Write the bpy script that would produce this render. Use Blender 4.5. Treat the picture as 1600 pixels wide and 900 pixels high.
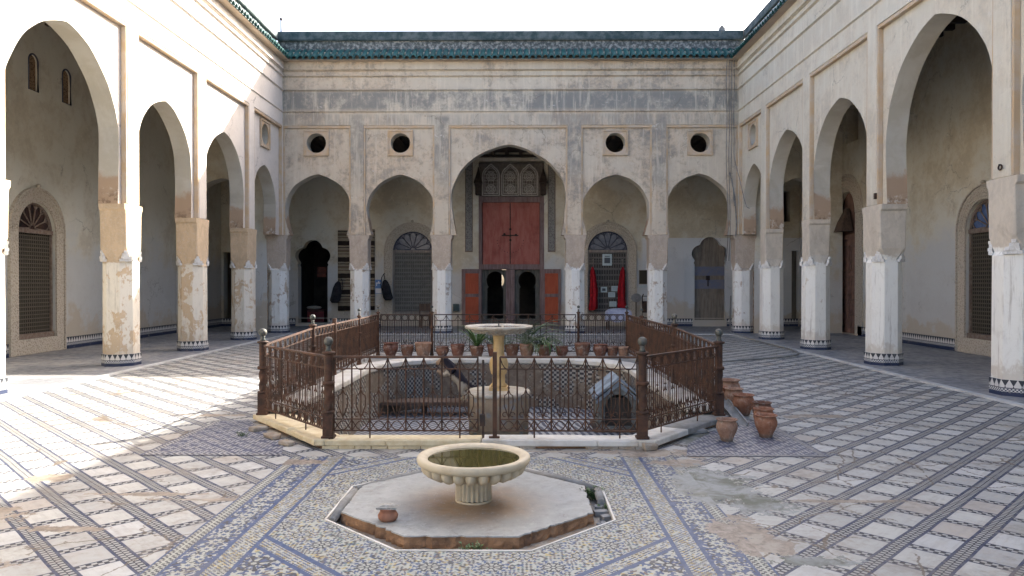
import bpy, bmesh, math, random
from math import sin, cos, pi, radians, sqrt, atan2
from mathutils import Vector, Matrix
from mathutils.geometry import tessellate_polygon
random.seed(7)
for _o in list(bpy.data.objects): bpy.data.objects.remove(_o)
SC = bpy.context.scene
COL = SC.collection

# ------------------------------------------------------------ camera, sky, sun, exposure
cam = bpy.data.cameras.new('camera'); cam.lens = 25.99; cam.sensor_width = 36.0
cam.clip_start = 0.05; cam.clip_end = 2000
camo = bpy.data.objects.new('camera', cam); COL.objects.link(camo)
camo.location = (0, 0, 1.7)
camo.rotation_euler = (radians(90 - 0.446), 0, radians(0.546))
SC.camera = camo

SUN = Vector((1.14, 1.136, 1.0)).normalized()          # towards the sun
w = bpy.data.worlds.new('World'); SC.world = w; w.use_nodes = True
nt = w.node_tree; nt.nodes.clear()
sky = nt.nodes.new('ShaderNodeTexSky'); sky.sky_type = 'NISHITA'; sky.sun_disc = False
sky.sun_elevation = math.asin(SUN.z)
sky.sun_rotation = math.atan2(SUN.x, SUN.y)
sky.altitude = 300; sky.air_density = 0.75; sky.dust_density = 6.0; sky.ozone_density = 0.6
bg = nt.nodes.new('ShaderNodeBackground'); bg.inputs['Strength'].default_value = 0.15
wo = nt.nodes.new('ShaderNodeOutputWorld')
nt.links.new(sky.outputs[0], bg.inputs[0]); nt.links.new(bg.outputs[0], wo.inputs[0])
sl = bpy.data.lights.new('sun', 'SUN'); sl.energy = 5.0; sl.angle = radians(0.5); sl.color = (1.0, 0.95, 0.87)
slo = bpy.data.objects.new('sun', sl); COL.objects.link(slo)
slo.rotation_euler = SUN.to_track_quat('Z', 'Y').to_euler(); slo.location = (30, 30, 30)
SC.view_settings.view_transform = 'Standard'; SC.view_settings.look = 'None'
SC.view_settings.exposure = 2.1; SC.view_settings.gamma = 1.0
SC.render.engine = 'CYCLES'
SC.cycles.max_bounces = 8; SC.cycles.diffuse_bounces = 5; SC.cycles.glossy_bounces = 3
SC.cycles.use_denoising = True
SC.cycles.sample_clamp_indirect = 8

# real-size helpers: a bearing and a height read at a known distance Y from the camera
def bx(px, Y): return (px - 811.0) * Y / 1155.0
def bz(py, Y): return 1.7 + (441.0 - py) * Y / 1155.0

# ------------------------------------------------------------ mesh builder
class MB:
    def __init__(s): s.v = []; s.f = []; s.m = []; s.uv = {}; s.sm = set(); s.mats_n = 0
    def add(s, vs, fs, mi=0, smooth=False):
        o = len(s.v); s.v += [tuple(p) for p in vs]
        for f in fs:
            if smooth: s.sm.add(len(s.f))
            s.f.append(tuple(i + o for i in f)); s.m.append(mi)
        return o
    def box(s, x0, x1, y0, y1, z0, z1, mi=0, M=None):
        vs = [(x, y, z) for z in (z0, z1) for (x, y) in ((x0, y0), (x1, y0), (x1, y1), (x0, y1))]
        if M: vs = [M(*p) for p in vs]
        s.add(vs, [(0, 3, 2, 1), (4, 5, 6, 7), (0, 1, 5, 4), (1, 2, 6, 5), (2, 3, 7, 6), (3, 0, 4, 7)], mi)
    def obox(s, c, ax, ay, az, mi=0):
        c, ax, ay, az = map(Vector, (c, ax, ay, az))
        vs = [c + i * ax + j * ay + k * az for k in (-1, 1) for (i, j) in ((-1, -1), (1, -1), (1, 1), (-1, 1))]
        s.add(vs, [(0, 3, 2, 1), (4, 5, 6, 7), (0, 1, 5, 4), (1, 2, 6, 5), (2, 3, 7, 6), (3, 0, 4, 7)], mi)
    def loft(s, rings, closed=True, cap0=True, cap1=True, mi=0, smooth=False):
        n = len(rings[0]); o = len(s.v)
        for r in rings: s.v += [tuple(p) for p in r]
        for k in range(len(rings) - 1):
            for i in range(n if closed else n - 1):
                j = (i + 1) % n
                if smooth: s.sm.add(len(s.f))
                s.f.append((o + k * n + i, o + k * n + j, o + (k + 1) * n + j, o + (k + 1) * n + i)); s.m.append(mi)
        if cap0: s.f.append(tuple(o + i for i in reversed(range(n)))); s.m.append(mi)
        if cap1:
            q = o + (len(rings) - 1) * n
            s.f.append(tuple(q + i for i in range(n))); s.m.append(mi)
    def tube(s, path, r, n=6, mi=0, smooth=True, closed=False, cap=True):
        path = [Vector(p) for p in path]; L = len(path)
        rr = r if isinstance(r, (list, tuple)) else [r] * L
        rings = []; up = None
        for i, p in enumerate(path):
            if closed: t = path[(i + 1) % L] - path[i - 1]
            else: t = path[min(i + 1, L - 1)] - path[max(i - 1, 0)]
            if t.length < 1e-9: t = Vector((0, 0, 1))
            t.normalize()
            if up is None:
                up = Vector((0, 0, 1)) if abs(t.z) < .9 else Vector((1, 0, 0))
            a = t.cross(up)
            if a.length < 1e-6: a = t.cross(Vector((0, 1, 0)))
            a.normalize(); b = a.cross(t).normalized(); up = b
            rings.append([p + rr[i] * (cos(2 * pi * k / n) * a + sin(2 * pi * k / n) * b) for k in range(n)])
        if closed: rings.append(rings[0])
        s.loft(rings, True, cap and not closed, cap and not closed, mi, smooth)
    def lathe(s, prof, c=(0, 0, 0), n=24, mi=0, smooth=True, mod=None, cap0=False, cap1=False):
        rings = []
        for (r, z) in prof:
            ring = []
            for k in range(n):
                t = 2 * pi * k / n
                q = r * (mod(t, z) if mod else 1)
                ring.append((c[0] + q * cos(t), c[1] + q * sin(t), c[2] + z))
            rings.append(ring)
        s.loft(rings, True, cap0, cap1, mi, smooth)
    def ball(s, c, r, n=10, m=7, mi=0, sc=(1, 1, 1), R=None):
        prof = []
        rings = []
        for j in range(1, m):
            ph = pi * j / m
            ring = []
            for k in range(n):
                t = 2 * pi * k / n
                p = Vector((r * sc[0] * sin(ph) * cos(t), r * sc[1] * sin(ph) * sin(t), -r * sc[2] * cos(ph)))
                if R is not None: p = R @ p
                ring.append(Vector(c) + p)
            rings.append(ring)
        s.loft(rings, True, True, True, mi, True)
    def slab(s, outer, holes, d0, d1, M, mi=0, rim=None, smooth_rim=False):
        """flat panel with holes in (s,z), between depths d0 and d1"""
        rim = mi if rim is None else rim
        loops = [outer] + holes
        flat = [p for l in loops for p in l]
        tris = tessellate_polygon([[Vector((p[0], p[1], 0)) for p in l] for l in loops])
        n = len(flat)
        o = len(s.v)
        s.v += [tuple(M(p[0], d0, p[1])) for p in flat] + [tuple(M(p[0], d1, p[1])) for p in flat]
        for t in tris:
            a, b, c = t
            A, B, C = flat[a], flat[b], flat[c]
            ar = (B[0] - A[0]) * (C[1] - A[1]) - (C[0] - A[0]) * (B[1] - A[1])
            if abs(ar) < 1e-9: continue
            if ar < 0: a, c = c, a
            s.f.append((o + a, o + c, o + b)); s.m.append(mi)
            s.f.append((o + n + a, o + n + b, o + n + c)); s.m.append(mi)
        k = 0
        for l in loops:
            L = len(l)
            for i in range(L):
                j = (i + 1) % L
                if smooth_rim: s.sm.add(len(s.f))
                s.f.append((o + k + i, o + k + j, o + n + k + j, o + n + k + i)); s.m.append(rim)
            k += L
    def uvs(s, fn): s.uvfn = fn
    def build(s, name, mats, parent=None, loc=(0, 0, 0), rz=0, recalc=True, bevel=0, autosmooth=None):
        me = bpy.data.meshes.new(name)
        me.from_pydata(s.v, [], s.f)
        if not isinstance(mats, (list, tuple)): mats = [mats]
        for m in mats: me.materials.append(m)
        for i, p in enumerate(me.polygons):
            p.material_index = s.m[i]
            p.use_smooth = i in s.sm
        if recalc:
            bm = bmesh.new(); bm.from_mesh(me)
            bmesh.ops.recalc_face_normals(bm, faces=bm.faces[:])
            bm.to_mesh(me); bm.free()
        me.update()
        o = bpy.data.objects.new(name, me); COL.objects.link(o)
        o.location = loc; o.rotation_euler = (0, 0, rz)
        if parent is not None: o.parent = parent
        if bevel:
            b = o.modifiers.new('bevel', 'BEVEL'); b.width = bevel; b.segments = 1
            b.limit_method = 'ANGLE'; b.angle_limit = radians(40)
        return o

def tag(o, label=None, cat=None, group=None, kind=None):
    if label: o['label'] = label
    if cat: o['category'] = cat
    if group: o['group'] = group
    if kind: o['kind'] = kind
    return o
def thing(name, label, cat, loc=(0, 0, 0), rz=0, group=None):
    o = bpy.data.objects.new(name, None); COL.objects.link(o)
    o.location = loc; o.rotation_euler = (0, 0, rz); o.empty_display_size = .1
    return tag(o, label, cat, group)
def copy_tree(o, parent=None):
    c = o.copy(); COL.objects.link(c); c.parent = parent
    for ch in [q for q in bpy.data.objects if q.parent == o]: copy_tree(ch, c)
    return c

# ------------------------------------------------------------ node helpers
class E:
    """socket wrapper: arithmetic on sockets makes Math nodes"""
    def __init__(s, g, k): s.g = g; s.k = k
    def _b(s, op, o, r=False): return s.g.math(op, o, s) if r else s.g.math(op, s, o)
    def __add__(s, o): return s._b('ADD', o)
    def __radd__(s, o): return s._b('ADD', o, True)
    def __sub__(s, o): return s._b('SUBTRACT', o)
    def __rsub__(s, o): return s._b('SUBTRACT', o, True)
    def __mul__(s, o): return s._b('MULTIPLY', o)
    def __rmul__(s, o): return s._b('MULTIPLY', o, True)
    def __truediv__(s, o): return s._b('DIVIDE', o)
    def __neg__(s): return s.g.math('MULTIPLY', s, -1.0)
    def __abs__(s): return s.g.math('ABSOLUTE', s)
    def __lt__(s, o): return s.g.math('LESS_THAN', s, o)
    def __gt__(s, o): return s.g.math('GREATER_THAN', s, o)
    def fl(s): return s.g.math('FLOOR', s)
    def fr(s): return s.g.math('FRACT', s)
    def sin(s): return s.g.math('SINE', s)
    def cos(s): return s.g.math('COSINE', s)
    def mn(s, o): return s.g.math('MINIMUM', s, o)
    def mx(s, o): return s.g.math('MAXIMUM', s, o)
class G:
    def __init__(s, name, rough=.8, spec=.3):
        s.mat = bpy.data.materials.new(name); s.mat.use_nodes = True
        s.t = s.mat.node_tree; s.t.nodes.clear()
        s.out = s.t.nodes.new('ShaderNodeOutputMaterial')
        s.p = s.t.nodes.new('ShaderNodeBsdfPrincipled')
        s.t.links.new(s.p.outputs[0], s.out.inputs[0])
        s.p.inputs['Roughness'].default_value = rough
        s.p.inputs['Specular IOR Level'].default_value = spec
        s.geo = None
    def put(s, inp, v):
        if isinstance(v, E): s.t.links.new(v.k, inp)
        elif isinstance(v, (tuple, list)):
            inp.default_value = tuple(v) + ((1,) if len(v) == 3 and len(inp.default_value) == 4 else ())
        else: inp.default_value = v
    def math(s, op, a, b=None, c=None):
        n = s.t.nodes.new('ShaderNodeMath'); n.operation = op
        s.put(n.inputs[0], a)
        if b is not None: s.put(n.inputs[1], b)
        if c is not None: s.put(n.inputs[2], c)
        return E(s, n.outputs[0])
    def pos(s):
        if s.geo is None: s.geo = s.t.nodes.new('ShaderNodeNewGeometry')
        return E(s, s.geo.outputs['Position'])
    def obj(s):
        n = s.t.nodes.new('ShaderNodeTexCoord'); return E(s, n.outputs['Object'])
    def uv(s):
        n = s.t.nodes.new('ShaderNodeTexCoord'); return E(s, n.outputs['UV'])
    def xyz(s, v):
        n = s.t.nodes.new('ShaderNodeSeparateXYZ'); s.put(n.inputs[0], v)
        return [E(s, n.outputs[i]) for i in range(3)]
    def comb(s, x, y, z):
        n = s.t.nodes.new('ShaderNodeCombineXYZ')
        s.put(n.inputs[0], x); s.put(n.inputs[1], y); s.put(n.inputs[2], z); return E(s, n.outputs[0])
    def scale(s, v, sc):
        n = s.t.nodes.new('ShaderNodeMapping'); s.put(n.inputs[0], v); n.inputs['Scale'].default_value = sc
        return E(s, n.outputs[0])
    def noise(s, v, scale, detail=4, rough=.6, dist=0):
        n = s.t.nodes.new('ShaderNodeTexNoise'); s.put(n.inputs['Vector'], v)
        n.inputs['Scale'].default_value = scale; n.inputs['Detail'].default_value = detail
        n.inputs['Roughness'].default_value = rough; n.inputs['Distortion'].default_value = dist
        return E(s, n.outputs['Fac'])
    def white(s, v):
        n = s.t.nodes.new('ShaderNodeTexWhiteNoise'); n.noise_dimensions = '3D'; s.put(n.inputs['Vector'], v)
        return E(s, n.outputs['Value'])
    def voro(s, v, scale, feat='F1'):
        n = s.t.nodes.new('ShaderNodeTexVoronoi'); n.feature = feat; s.put(n.inputs['Vector'], v)
        n.inputs['Scale'].default_value = scale
        return E(s, n.outputs['Distance'])
    def ss(s, v, a, b, lo=0.0, hi=1.0):
        n = s.t.nodes.new('ShaderNodeMapRange'); n.interpolation_type = 'SMOOTHSTEP'; n.clamp = True
        s.put(n.inputs['Value'], v); s.put(n.inputs['From Min'], a); s.put(n.inputs['From Max'], b)
        n.inputs['To Min'].default_value = lo; n.inputs['To Max'].default_value = hi
        return E(s, n.outputs[0])
    def mix(s, f, a, b, blend='MIX'):
        n = s.t.nodes.new('ShaderNodeMix'); n.data_type = 'RGBA'; n.blend_type = blend
        s.put(n.inputs[0], f); s.put(n.inputs[6], a); s.put(n.inputs[7], b)
        return E(s, n.outputs[2])
    def bump(s, h, strength=.3, dist=.02):
        n = s.t.nodes.new('ShaderNodeBump'); n.inputs['Strength'].default_value = strength
        n.inputs['Distance'].default_value = dist
        s.put(n.inputs['Height'], h); s.t.links.new(n.outputs[0], s.p.inputs['Normal'])
    def col(s, c): s.put(s.p.inputs['Base Color'], c)
    def rough(s, r): s.put(s.p.inputs['Roughness'], r)
    def metal(s, r): s.put(s.p.inputs['Metallic'], r)

def simple(name, c1, c2=None, scale=8, rough=.8, bump=.2, spec=.3, lo=.35, hi=.65, metal=0, bd=.01, coords='obj'):
    g = G(name, rough, spec)
    v = g.obj() if coords == 'obj' else g.pos()
    if c2 is None: g.col(c1)
    else:
        n = g.noise(v, scale, 6, .65); g.col(g.mix(g.ss(n, lo, hi), c1, c2))
    if bump: g.bump(g.noise(v, scale * 3, 5, .7), bump, bd)
    if metal: g.metal(metal)
    return g.mat

# ------------------------------------------------------------ materials
def plaster(name, base, stain, warm, k_stain=.5, k_warm=.4, band=0, drips=0, low=None, rough=.9):
    g = G(name, rough, .15); P = g.pos(); x, y, z = g.xyz(P)
    n1 = g.noise(P, .55, 5, .65, .4); n2 = g.noise(P, 2.3, 6, .7, .3); n3 = g.noise(P, 11, 5, .75)
    st = g.noise(g.scale(P, (6, 6, .5)), 1.0, 5, .7)
    c = g.mix(g.ss(n1 * .6 + n2 * .4, .42, .6) * k_warm, base, warm)
    m = g.ss(n1 * .35 + n2 * .4 + n3 * .25, .47, .6) * k_stain
    if band:
        bd = g.ss(z, 7.25, 7.5) * g.ss(z, 8.2, 7.9)
        bd2 = bd * g.ss(n2 * .45 + n1 * .35 + n3 * .2, .36, .52)
        m = m.mx(bd2 * band)
        pil = g.ss(z, 7.4, 6.9) * g.ss(z, 4.6, 6.6) * g.ss(st * .5 + n2 * .5, .44, .6)
        m = m.mx(pil * band * .5)
        if band > .9:
            px_ = None
            for q in (-5.35, -2.56, 1.82, 4.6):
                t = g.ss(abs(x - q), .34, .20); px_ = t if px_ is None else px_.mx(t)
            m = m.mx(px_ * g.ss(z, 7.3, 7.1) * g.ss(z, 4.2, 5.6) * g.ss(n2 * .6 + st * .4, .36, .56) * .9)
            stain2 = g.ss(z, 7.32, 7.2) * g.ss(z, 6.82, 6.95) * g.ss(n1 * .4 + st * .6, .40, .55) * .75
            m = m.mx(stain2)
    c = g.mix(m, c, stain)
    if drips:
        dr = g.ss(st, .5, .64) * drips
        c = g.mix(dr, c, tuple(min(1, q * 1.25) for q in base))
    c = g.mix(g.ss(g.noise(g.scale(P, (1, 1, .6)), 7, 6, .8, .8), .58, .66) * .4, c, tuple(min(1, q * 1.22) for q in base))
    if low:
        if name.endswith('warm'):
            wm = g.ss(x, 4.6, 4.75) * g.ss(y, 25.0, 25.3) * g.ss(z, 3.40, 3.37); c = g.mix(wm, c, (.66, .67, .67))
        zz = z + (n1 - .5) * 3.0 + (n2 - .5) * 1.5
        c = g.mix(g.ss(zz, 3.0, 2.0) * .75, c, low); c = g.mix(g.ss(zz, .95, .55) * .7, c, (.47, .39, .28))
    c = g.mix(g.ss(n3, .56, .72) * .25, c, tuple(q * .6 for q in base))
    c = g.mix(g.ss(g.noise(P, 38, 4, .8), .6, .75) * .22, c, tuple(min(1, q * 1.3) for q in base))
    x2, y2, z2 = g.xyz(P)
    wv = g.comb(x2 + (n2 - .5) * .9, y2 + (n2 - .5) * .9, z2 * .8 + (n1 - .5) * 1.2)
    cr = g.voro(wv, .75, 'DISTANCE_TO_EDGE'); crm = (1 - g.ss(cr, .003, .010)) * g.ss(g.noise(P, .8, 3), .50, .58)
    c = g.mix(crm * .55, c, tuple(q * .35 for q in base))
    chip = g.ss(g.noise(P, 3.3, 6, .78, .6), .635, .655)
    c = g.mix(chip * .7, c, (.62, .58, .52))
    g.col(c); g.bump(n2 * .5 + n3 * .3 + g.noise(P, 45, 4, .7) * .2 - crm * .4 + chip * .3, .4, .03)
    return g.mat

M = {}
M['wall_back'] = plaster('plaster_back', (.56, .495, .395), (.24, .235, .215), (.56, .43, .30), .8, .85, 1.0, .45)
M['wall_left'] = plaster('plaster_left', (.66, .60, .53), (.45, .42, .39), (.60, .52, .43), .3, .3, .2)  # near-white base: the overexposed sunlight on this wall is put into its colour
M['wall_right'] = plaster('plaster_right', (.59, .55, .455), (.38, .37, .33), (.60, .49, .35), .45, .5, .25, .35)
M['inner'] = plaster('plaster_gallery', (.63, .61, .52), (.41, .38, .32), (.52, .43, .28), .4, .45, low=(.50, .51, .50))
M['inner_warm'] = plaster('plaster_gallery_warm', (.64, .615, .52), (.42, .38, .30), (.55, .44, .26), .45, .55, low=(.52, .535, .54))
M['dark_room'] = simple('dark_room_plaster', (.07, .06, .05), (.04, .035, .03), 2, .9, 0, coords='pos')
M['outer'] = simple('outer_plaster', (.45, .38, .30), (.38, .31, .24), 1, .9, .1, coords='pos')

def m_intrados():
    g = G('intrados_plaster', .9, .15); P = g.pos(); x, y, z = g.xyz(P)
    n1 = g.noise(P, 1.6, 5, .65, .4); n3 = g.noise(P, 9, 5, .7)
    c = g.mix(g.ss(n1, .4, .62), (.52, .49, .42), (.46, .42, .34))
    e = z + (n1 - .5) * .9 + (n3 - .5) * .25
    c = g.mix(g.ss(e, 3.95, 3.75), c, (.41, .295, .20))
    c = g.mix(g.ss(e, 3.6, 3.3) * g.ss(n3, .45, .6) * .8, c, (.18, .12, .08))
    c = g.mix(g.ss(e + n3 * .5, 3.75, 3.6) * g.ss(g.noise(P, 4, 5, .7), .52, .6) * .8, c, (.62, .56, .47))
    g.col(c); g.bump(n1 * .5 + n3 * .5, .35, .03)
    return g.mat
M['intrados'] = m_intrados()

def m_pillar(name, peel, upper, white=(.72, .71, .68), zb=2.13):
    g = G(name, .85, .2); P = g.pos(); x, y, z = g.xyz(P)
    n1 = g.noise(P, 1.9, 5, .7, .6); n2 = g.noise(g.scale(P, (1, 1, .55)), 5.5, 6, .72, .5); n3 = g.noise(P, 22, 5, .75)
    tan = g.mix(g.ss(n2, .38, .62), upper, tuple(q * .84 for q in upper))
    tan = g.mix(g.ss(n3, .5, .68) * .35, tan, (.6, .56, .5))
    tan = g.mix(g.ss(n1, .56, .66) * .25, tan, (.30, .24, .18))
    wh = g.mix(g.ss(n2, .5, .7) * .4, white, (.55, .51, .44))
    wh = g.mix(g.ss(g.noise(g.scale(P, (9, 9, .6)), 1.5, 5, .75), .55, .72) * .6, wh, (.33, .28, .22))
    pm = g.ss(n1 * .5 + n2 * .5, peel, peel - .025)
    um = g.ss(z + (n1 - .5) * .5 + (n3 - .5) * .1, zb - .03, zb + .03)
    lowm = g.ss(z + (n2 - .5) * 1.4, .55, .3) * .5
    c = g.mix(pm, wh, tan); c = g.mix(lowm, c, (.47, .38, .28)); c = g.mix(um, c, tan)
    g.col(c); g.bump(pm * -.4 + n3 * .3 + n2 * .3, .5, .02)
    return g.mat
M['pillar_left'] = m_pillar('pillar_paint_left', .485, (.60, .455, .30), white=(.74, .68, .57))  # cream tint of the white stands in for warm bounced light
M['pillar_back'] = m_pillar('pillar_paint_back', .46, (.48, .40, .32), white=(.76, .75, .70))
M['pillar_right'] = m_pillar('pillar_paint_right', .385, (.60, .53, .43), white=(.80, .78, .71), zb=2.2)
M['white'] = simple('white_limewash', (.74, .73, .70), (.60, .57, .52), 14, .85, .3)

def m_dado():
    g = G('tile_dado', .35, .4); u, v, _ = g.xyz(g.uv()); P = g.pos()
    # v in metres from the floor: dark blue, small checks, crenels on white
    uu = (u / .105).fr() - .5
    tri = abs(uu) < ((v - .165) / .085 * .42)
    cren = g.mix(tri, (.62, .60, .56), (.035, .04, .05))
    stem = (abs(uu) < .07) * (v < .165)
    cren = g.mix(stem, cren, (.04, .05, .06))
    ck = ((u / .024).fl() + (v / .022).fl())
    ckm = (ck * .5).fr() > .25
    chk = g.mix(ckm, (.60, .59, .55), (.05, .06, .09))
    c = g.mix(v > .135, chk, cren)
    c = g.mix(v < .082, c, (.022, .033, .075))
    c = g.mix(abs(v - .14) < .006, c, (.05, .05, .07))
    c = g.mix(g.ss(g.noise(P, 6, 5, .7), .55, .7) * .6, c, (.28, .27, .25))
    g.col(c); return g.mat
M['dado'] = m_dado()

def m_rooftile():
    g = G('green_glazed_tile', .35, .5); P = g.pos()
    n = g.noise(P, 5, 5, .7)
    c = g.mix(g.ss(n, .35, .65), (.008, .055, .052), (.015, .105, .098))
    c = g.mix(g.ss(g.noise(P, 14, 5, .75), .58, .7) * .6, c, (.22, .24, .22))
    g.col(c); g.bump(n, .3, .02); return g.mat
M['rooftile'] = m_rooftile()
M['parapet'] = simple('weathered_parapet', (.075, .085, .085), (.36, .36, .34), 9, .9, .5, lo=.42, hi=.7, coords='pos')
M['cap'] = simple('parapet_cap', (.035, .06, .062), (.12, .14, .14), 4, .8, .4, coords='pos')
M['moulding'] = simple('moulding_plaster', (.50, .36, .22), (.50, .42, .33), 2.5, .9, .3, coords='pos')
M['ceiling'] = simple('ceiling_wood', (.055, .04, .03), (.03, .025, .02), 3, .85, .2, coords='pos')

def m_rust():
    g = G('rusted_iron', .75, .4); P = g.obj()
    n = g.noise(P, 7, 6, .7); n2 = g.noise(P, 40, 4, .7)
    c = g.mix(g.ss(n, .35, .62), (.045, .027, .019), (.095, .045, .026))
    c = g.mix(g.ss(n2, .55, .7) * .6, c, (.045, .03, .022))
    g.col(c); g.bump(n2, .4, .004); g.metal(.15); return g.mat
M['rust'] = m_rust()
M['iron_black'] = simple('dark_iron', (.03, .025, .024), (.08, .045, .03), 9, .6, .2, metal=.3)
M['ironball'] = simple('grey_iron_ball', (.075, .085, .078), (.14, .13, .11), 15, .6, .2, metal=.4)
M['marble'] = simple('pool_marble', (.62, .60, .55), (.44, .40, .33), 3, .55, .25, lo=.4, hi=.72, coords='pos')
M['marble_yellow'] = simple('yellowed_marble', (.62, .54, .36), (.50, .40, .24), 6, .6, .3, coords='pos')
M['stripe_marble'] = simple('stripe_marble', (.56, .56, .54), (.40, .39, .37), 3, .6, .2, coords='pos')
M['terracotta'] = simple('terracotta', (.24, .10, .06), (.30, .15, .095), 9, .85, .3)
M['terracotta_old'] = simple('old_terracotta', (.15, .065, .045), (.21, .11, .08), 11, .9, .4)
def m_pot(name, c1, c2, bloom):
    g = G(name, .9, .2); P = g.obj(); x, y, z = g.xyz(P); n = g.noise(P, 9, 6, .75); n2 = g.noise(P, 26, 5, .8); n3 = g.noise(g.scale(P, (14, 14, 2)), 1.4, 5, .7)
    c = g.mix(g.ss(n, .35, .65), c1, c2); c = g.mix(g.ss(n * .6 + n2 * .4, .52, .60) * bloom, c, (.40, .34, .28))
    c = g.mix(g.ss(n3, .52, .66) * .5, c, tuple(q * .45 for q in c1)); c = g.mix(g.ss(z + (n - .5) * .1, .055, .02) * .7, c, (.16, .125, .095))
    g.col(c); g.bump(n2, .5, .01); return g.mat
M['pot_a'] = m_pot('clay_orange', (.25, .105, .06), (.31, .16, .10), .35)
M['pot_b'] = m_pot('clay_pale', (.27, .15, .10), (.34, .22, .155), .5)
M['pot_c'] = m_pot('clay_dark', (.15, .065, .045), (.22, .11, .08), .45)
M['pot_d'] = m_pot('clay_brown', (.20, .095, .06), (.17, .10, .075), .7)
M['soil'] = simple('potting_soil', (.03, .022, .015), (.06, .045, .03), 30, 1, .5)
def leafm(name, a, b):
    g = G(name, .55, .4); P = g.obj()
    g.col(g.mix(g.ss(g.noise(P, 9, 3), .35, .65), a, b)); return g.mat
M['leaf'] = leafm('leaf_green', (.035, .085, .02), (.09, .15, .045))
M['leaf_grey'] = leafm('leaf_grey_green', (.07, .11, .06), (.14, .18, .10))
def woodm(name, a, b, stretch=(12, 12, 1.2), bump=.4):
    g = G(name, .75, .3); P = g.obj()
    n = g.noise(g.scale(P, stretch), 1.3, 6, .7, .3); n2 = g.noise(P, 2.2, 4)
    c = g.mix(g.ss(n, .35, .65), a, b); c = g.mix(g.ss(n2, .5, .7) * .35, c, tuple(q * .5 for q in a))
    g.col(c); g.bump(n, bump, .01); return g.mat
M['wood_dark'] = woodm('dark_door_wood', (.075, .05, .038), (.13, .09, .065))
M['wood_grey'] = woodm('grey_door_wood', (.17, .14, .11), (.25, .21, .165))
M['wood_frame'] = woodm('faded_frame_wood', (.19, .16, .14), (.29, .25, .21))
M['wood_purple'] = woodm('weathered_mullion_wood', (.16, .10, .09), (.24, .17, .155))
M['red_door'] = woodm('faded_red_paint', (.33, .095, .07), (.40, .145, .11), (7, 7, 1.5))
M['orange_door'] = woodm('orange_red_paint', (.42, .10, .045), (.36, .075, .035), (7, 7, 1.5))
M['greenwood'] = woodm('green_wood', (.075, .075, .062), (.14, .13, .11))

def m_lattice(name, a, b, sx, sz, axis):
    g = G(name, .7, .3); x, y, z = g.xyz(g.pos()); s = x if axis == 'x' else y
    fu = abs((s / sx).fr() - .5); fv = abs((z / sz).fr() - .5)
    d = g.ss(fu.mx(fv), .30, .40)
    big = g.ss(abs((z / .28).fr() - .5), .44, .47)
    n = g.noise(g.pos(), 6, 5, .7)
    c = g.mix(d, a, b); c = g.mix(big, c, b); c = g.mix(g.ss(n, .45, .65) * .5, c, tuple(q * .5 for q in b))
    g.col(c); g.bump(d.mx(big), .6, .015); return g.mat
M['carved_y'] = m_lattice('carved_door_side', (.022, .018, .012), (.10, .085, .062), .075, .093, 'y')
M['carved_x'] = m_lattice('carved_door_back', (.11, .105, .09), (.19, .18, .155), .085, .16, 'x')
M['gate_x'] = m_lattice('grille_gate', (.05, .045, .04), (.15, .135, .12), .095, .22, 'x')
def m_carved(name, a, b, sc):
    g = G(name, .9, .2); P = g.pos()
    v = g.voro(P, sc); n = g.noise(P, 30, 4, .7)
    c = g.mix(g.ss(v, .2, .5), b, a); c = g.mix(g.ss(n, .5, .7) * .4, c, tuple(q * .6 for q in a))
    g.col(c); g.bump(v, .8, .02); return g.mat
M['stucco'] = m_carved('carved_stucco', (.52, .46, .37), (.38, .33, .26), 21)
M['stucco_grey'] = m_carved('carved_stucco_grey', (.27, .26, .24), (.11, .11, .105), 22)
M['blueglass'] = simple('blue_glass', (.12, .125, .15), (.19, .19, .21), 5, .25, 0)
M['blueglass2'] = simple('deep_blue_glass', (.06, .11, .24), (.12, .17, .30), 9, .25, 0)
M['darkglass'] = simple('dark_glass', (.02, .016, .016), (.06, .03, .025), 9, .3, 0)
M['lattice_white'] = simple('pale_lattice_wood', (.60, .57, .52), (.45, .42, .38), 12, .8, .2)
M['rib_blue'] = simple('rib_blue_grey', (.05, .055, .08), (.085, .085, .11), 12, .7, .1)
M['rib_brown'] = simple('rib_brown', (.16, .11, .085), (.24, .19, .15), 12, .7, .1)
AX = -0.35                                  # the axis of the court
# ------------------------------------------------------------ floor materials
def patches(g, P, n, els):
    """repaired or broken spots: warped ellipses"""
    x, y, z = g.xyz(P); m = None
    nn = (n - .5) * 4.5 + (g.noise(P, 2.4, 4, .6) - .5) * 2.2
    for (cx, cy, rx, ry) in els:
        a = (x - cx) * (1 / rx); b = (y - cy) * (1 / ry)
        d = g.math('SQRT', a * a + b * b) + nn
        m = d if m is None else m.mn(d)
    return g.ss(m, .9, .82)

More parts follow.
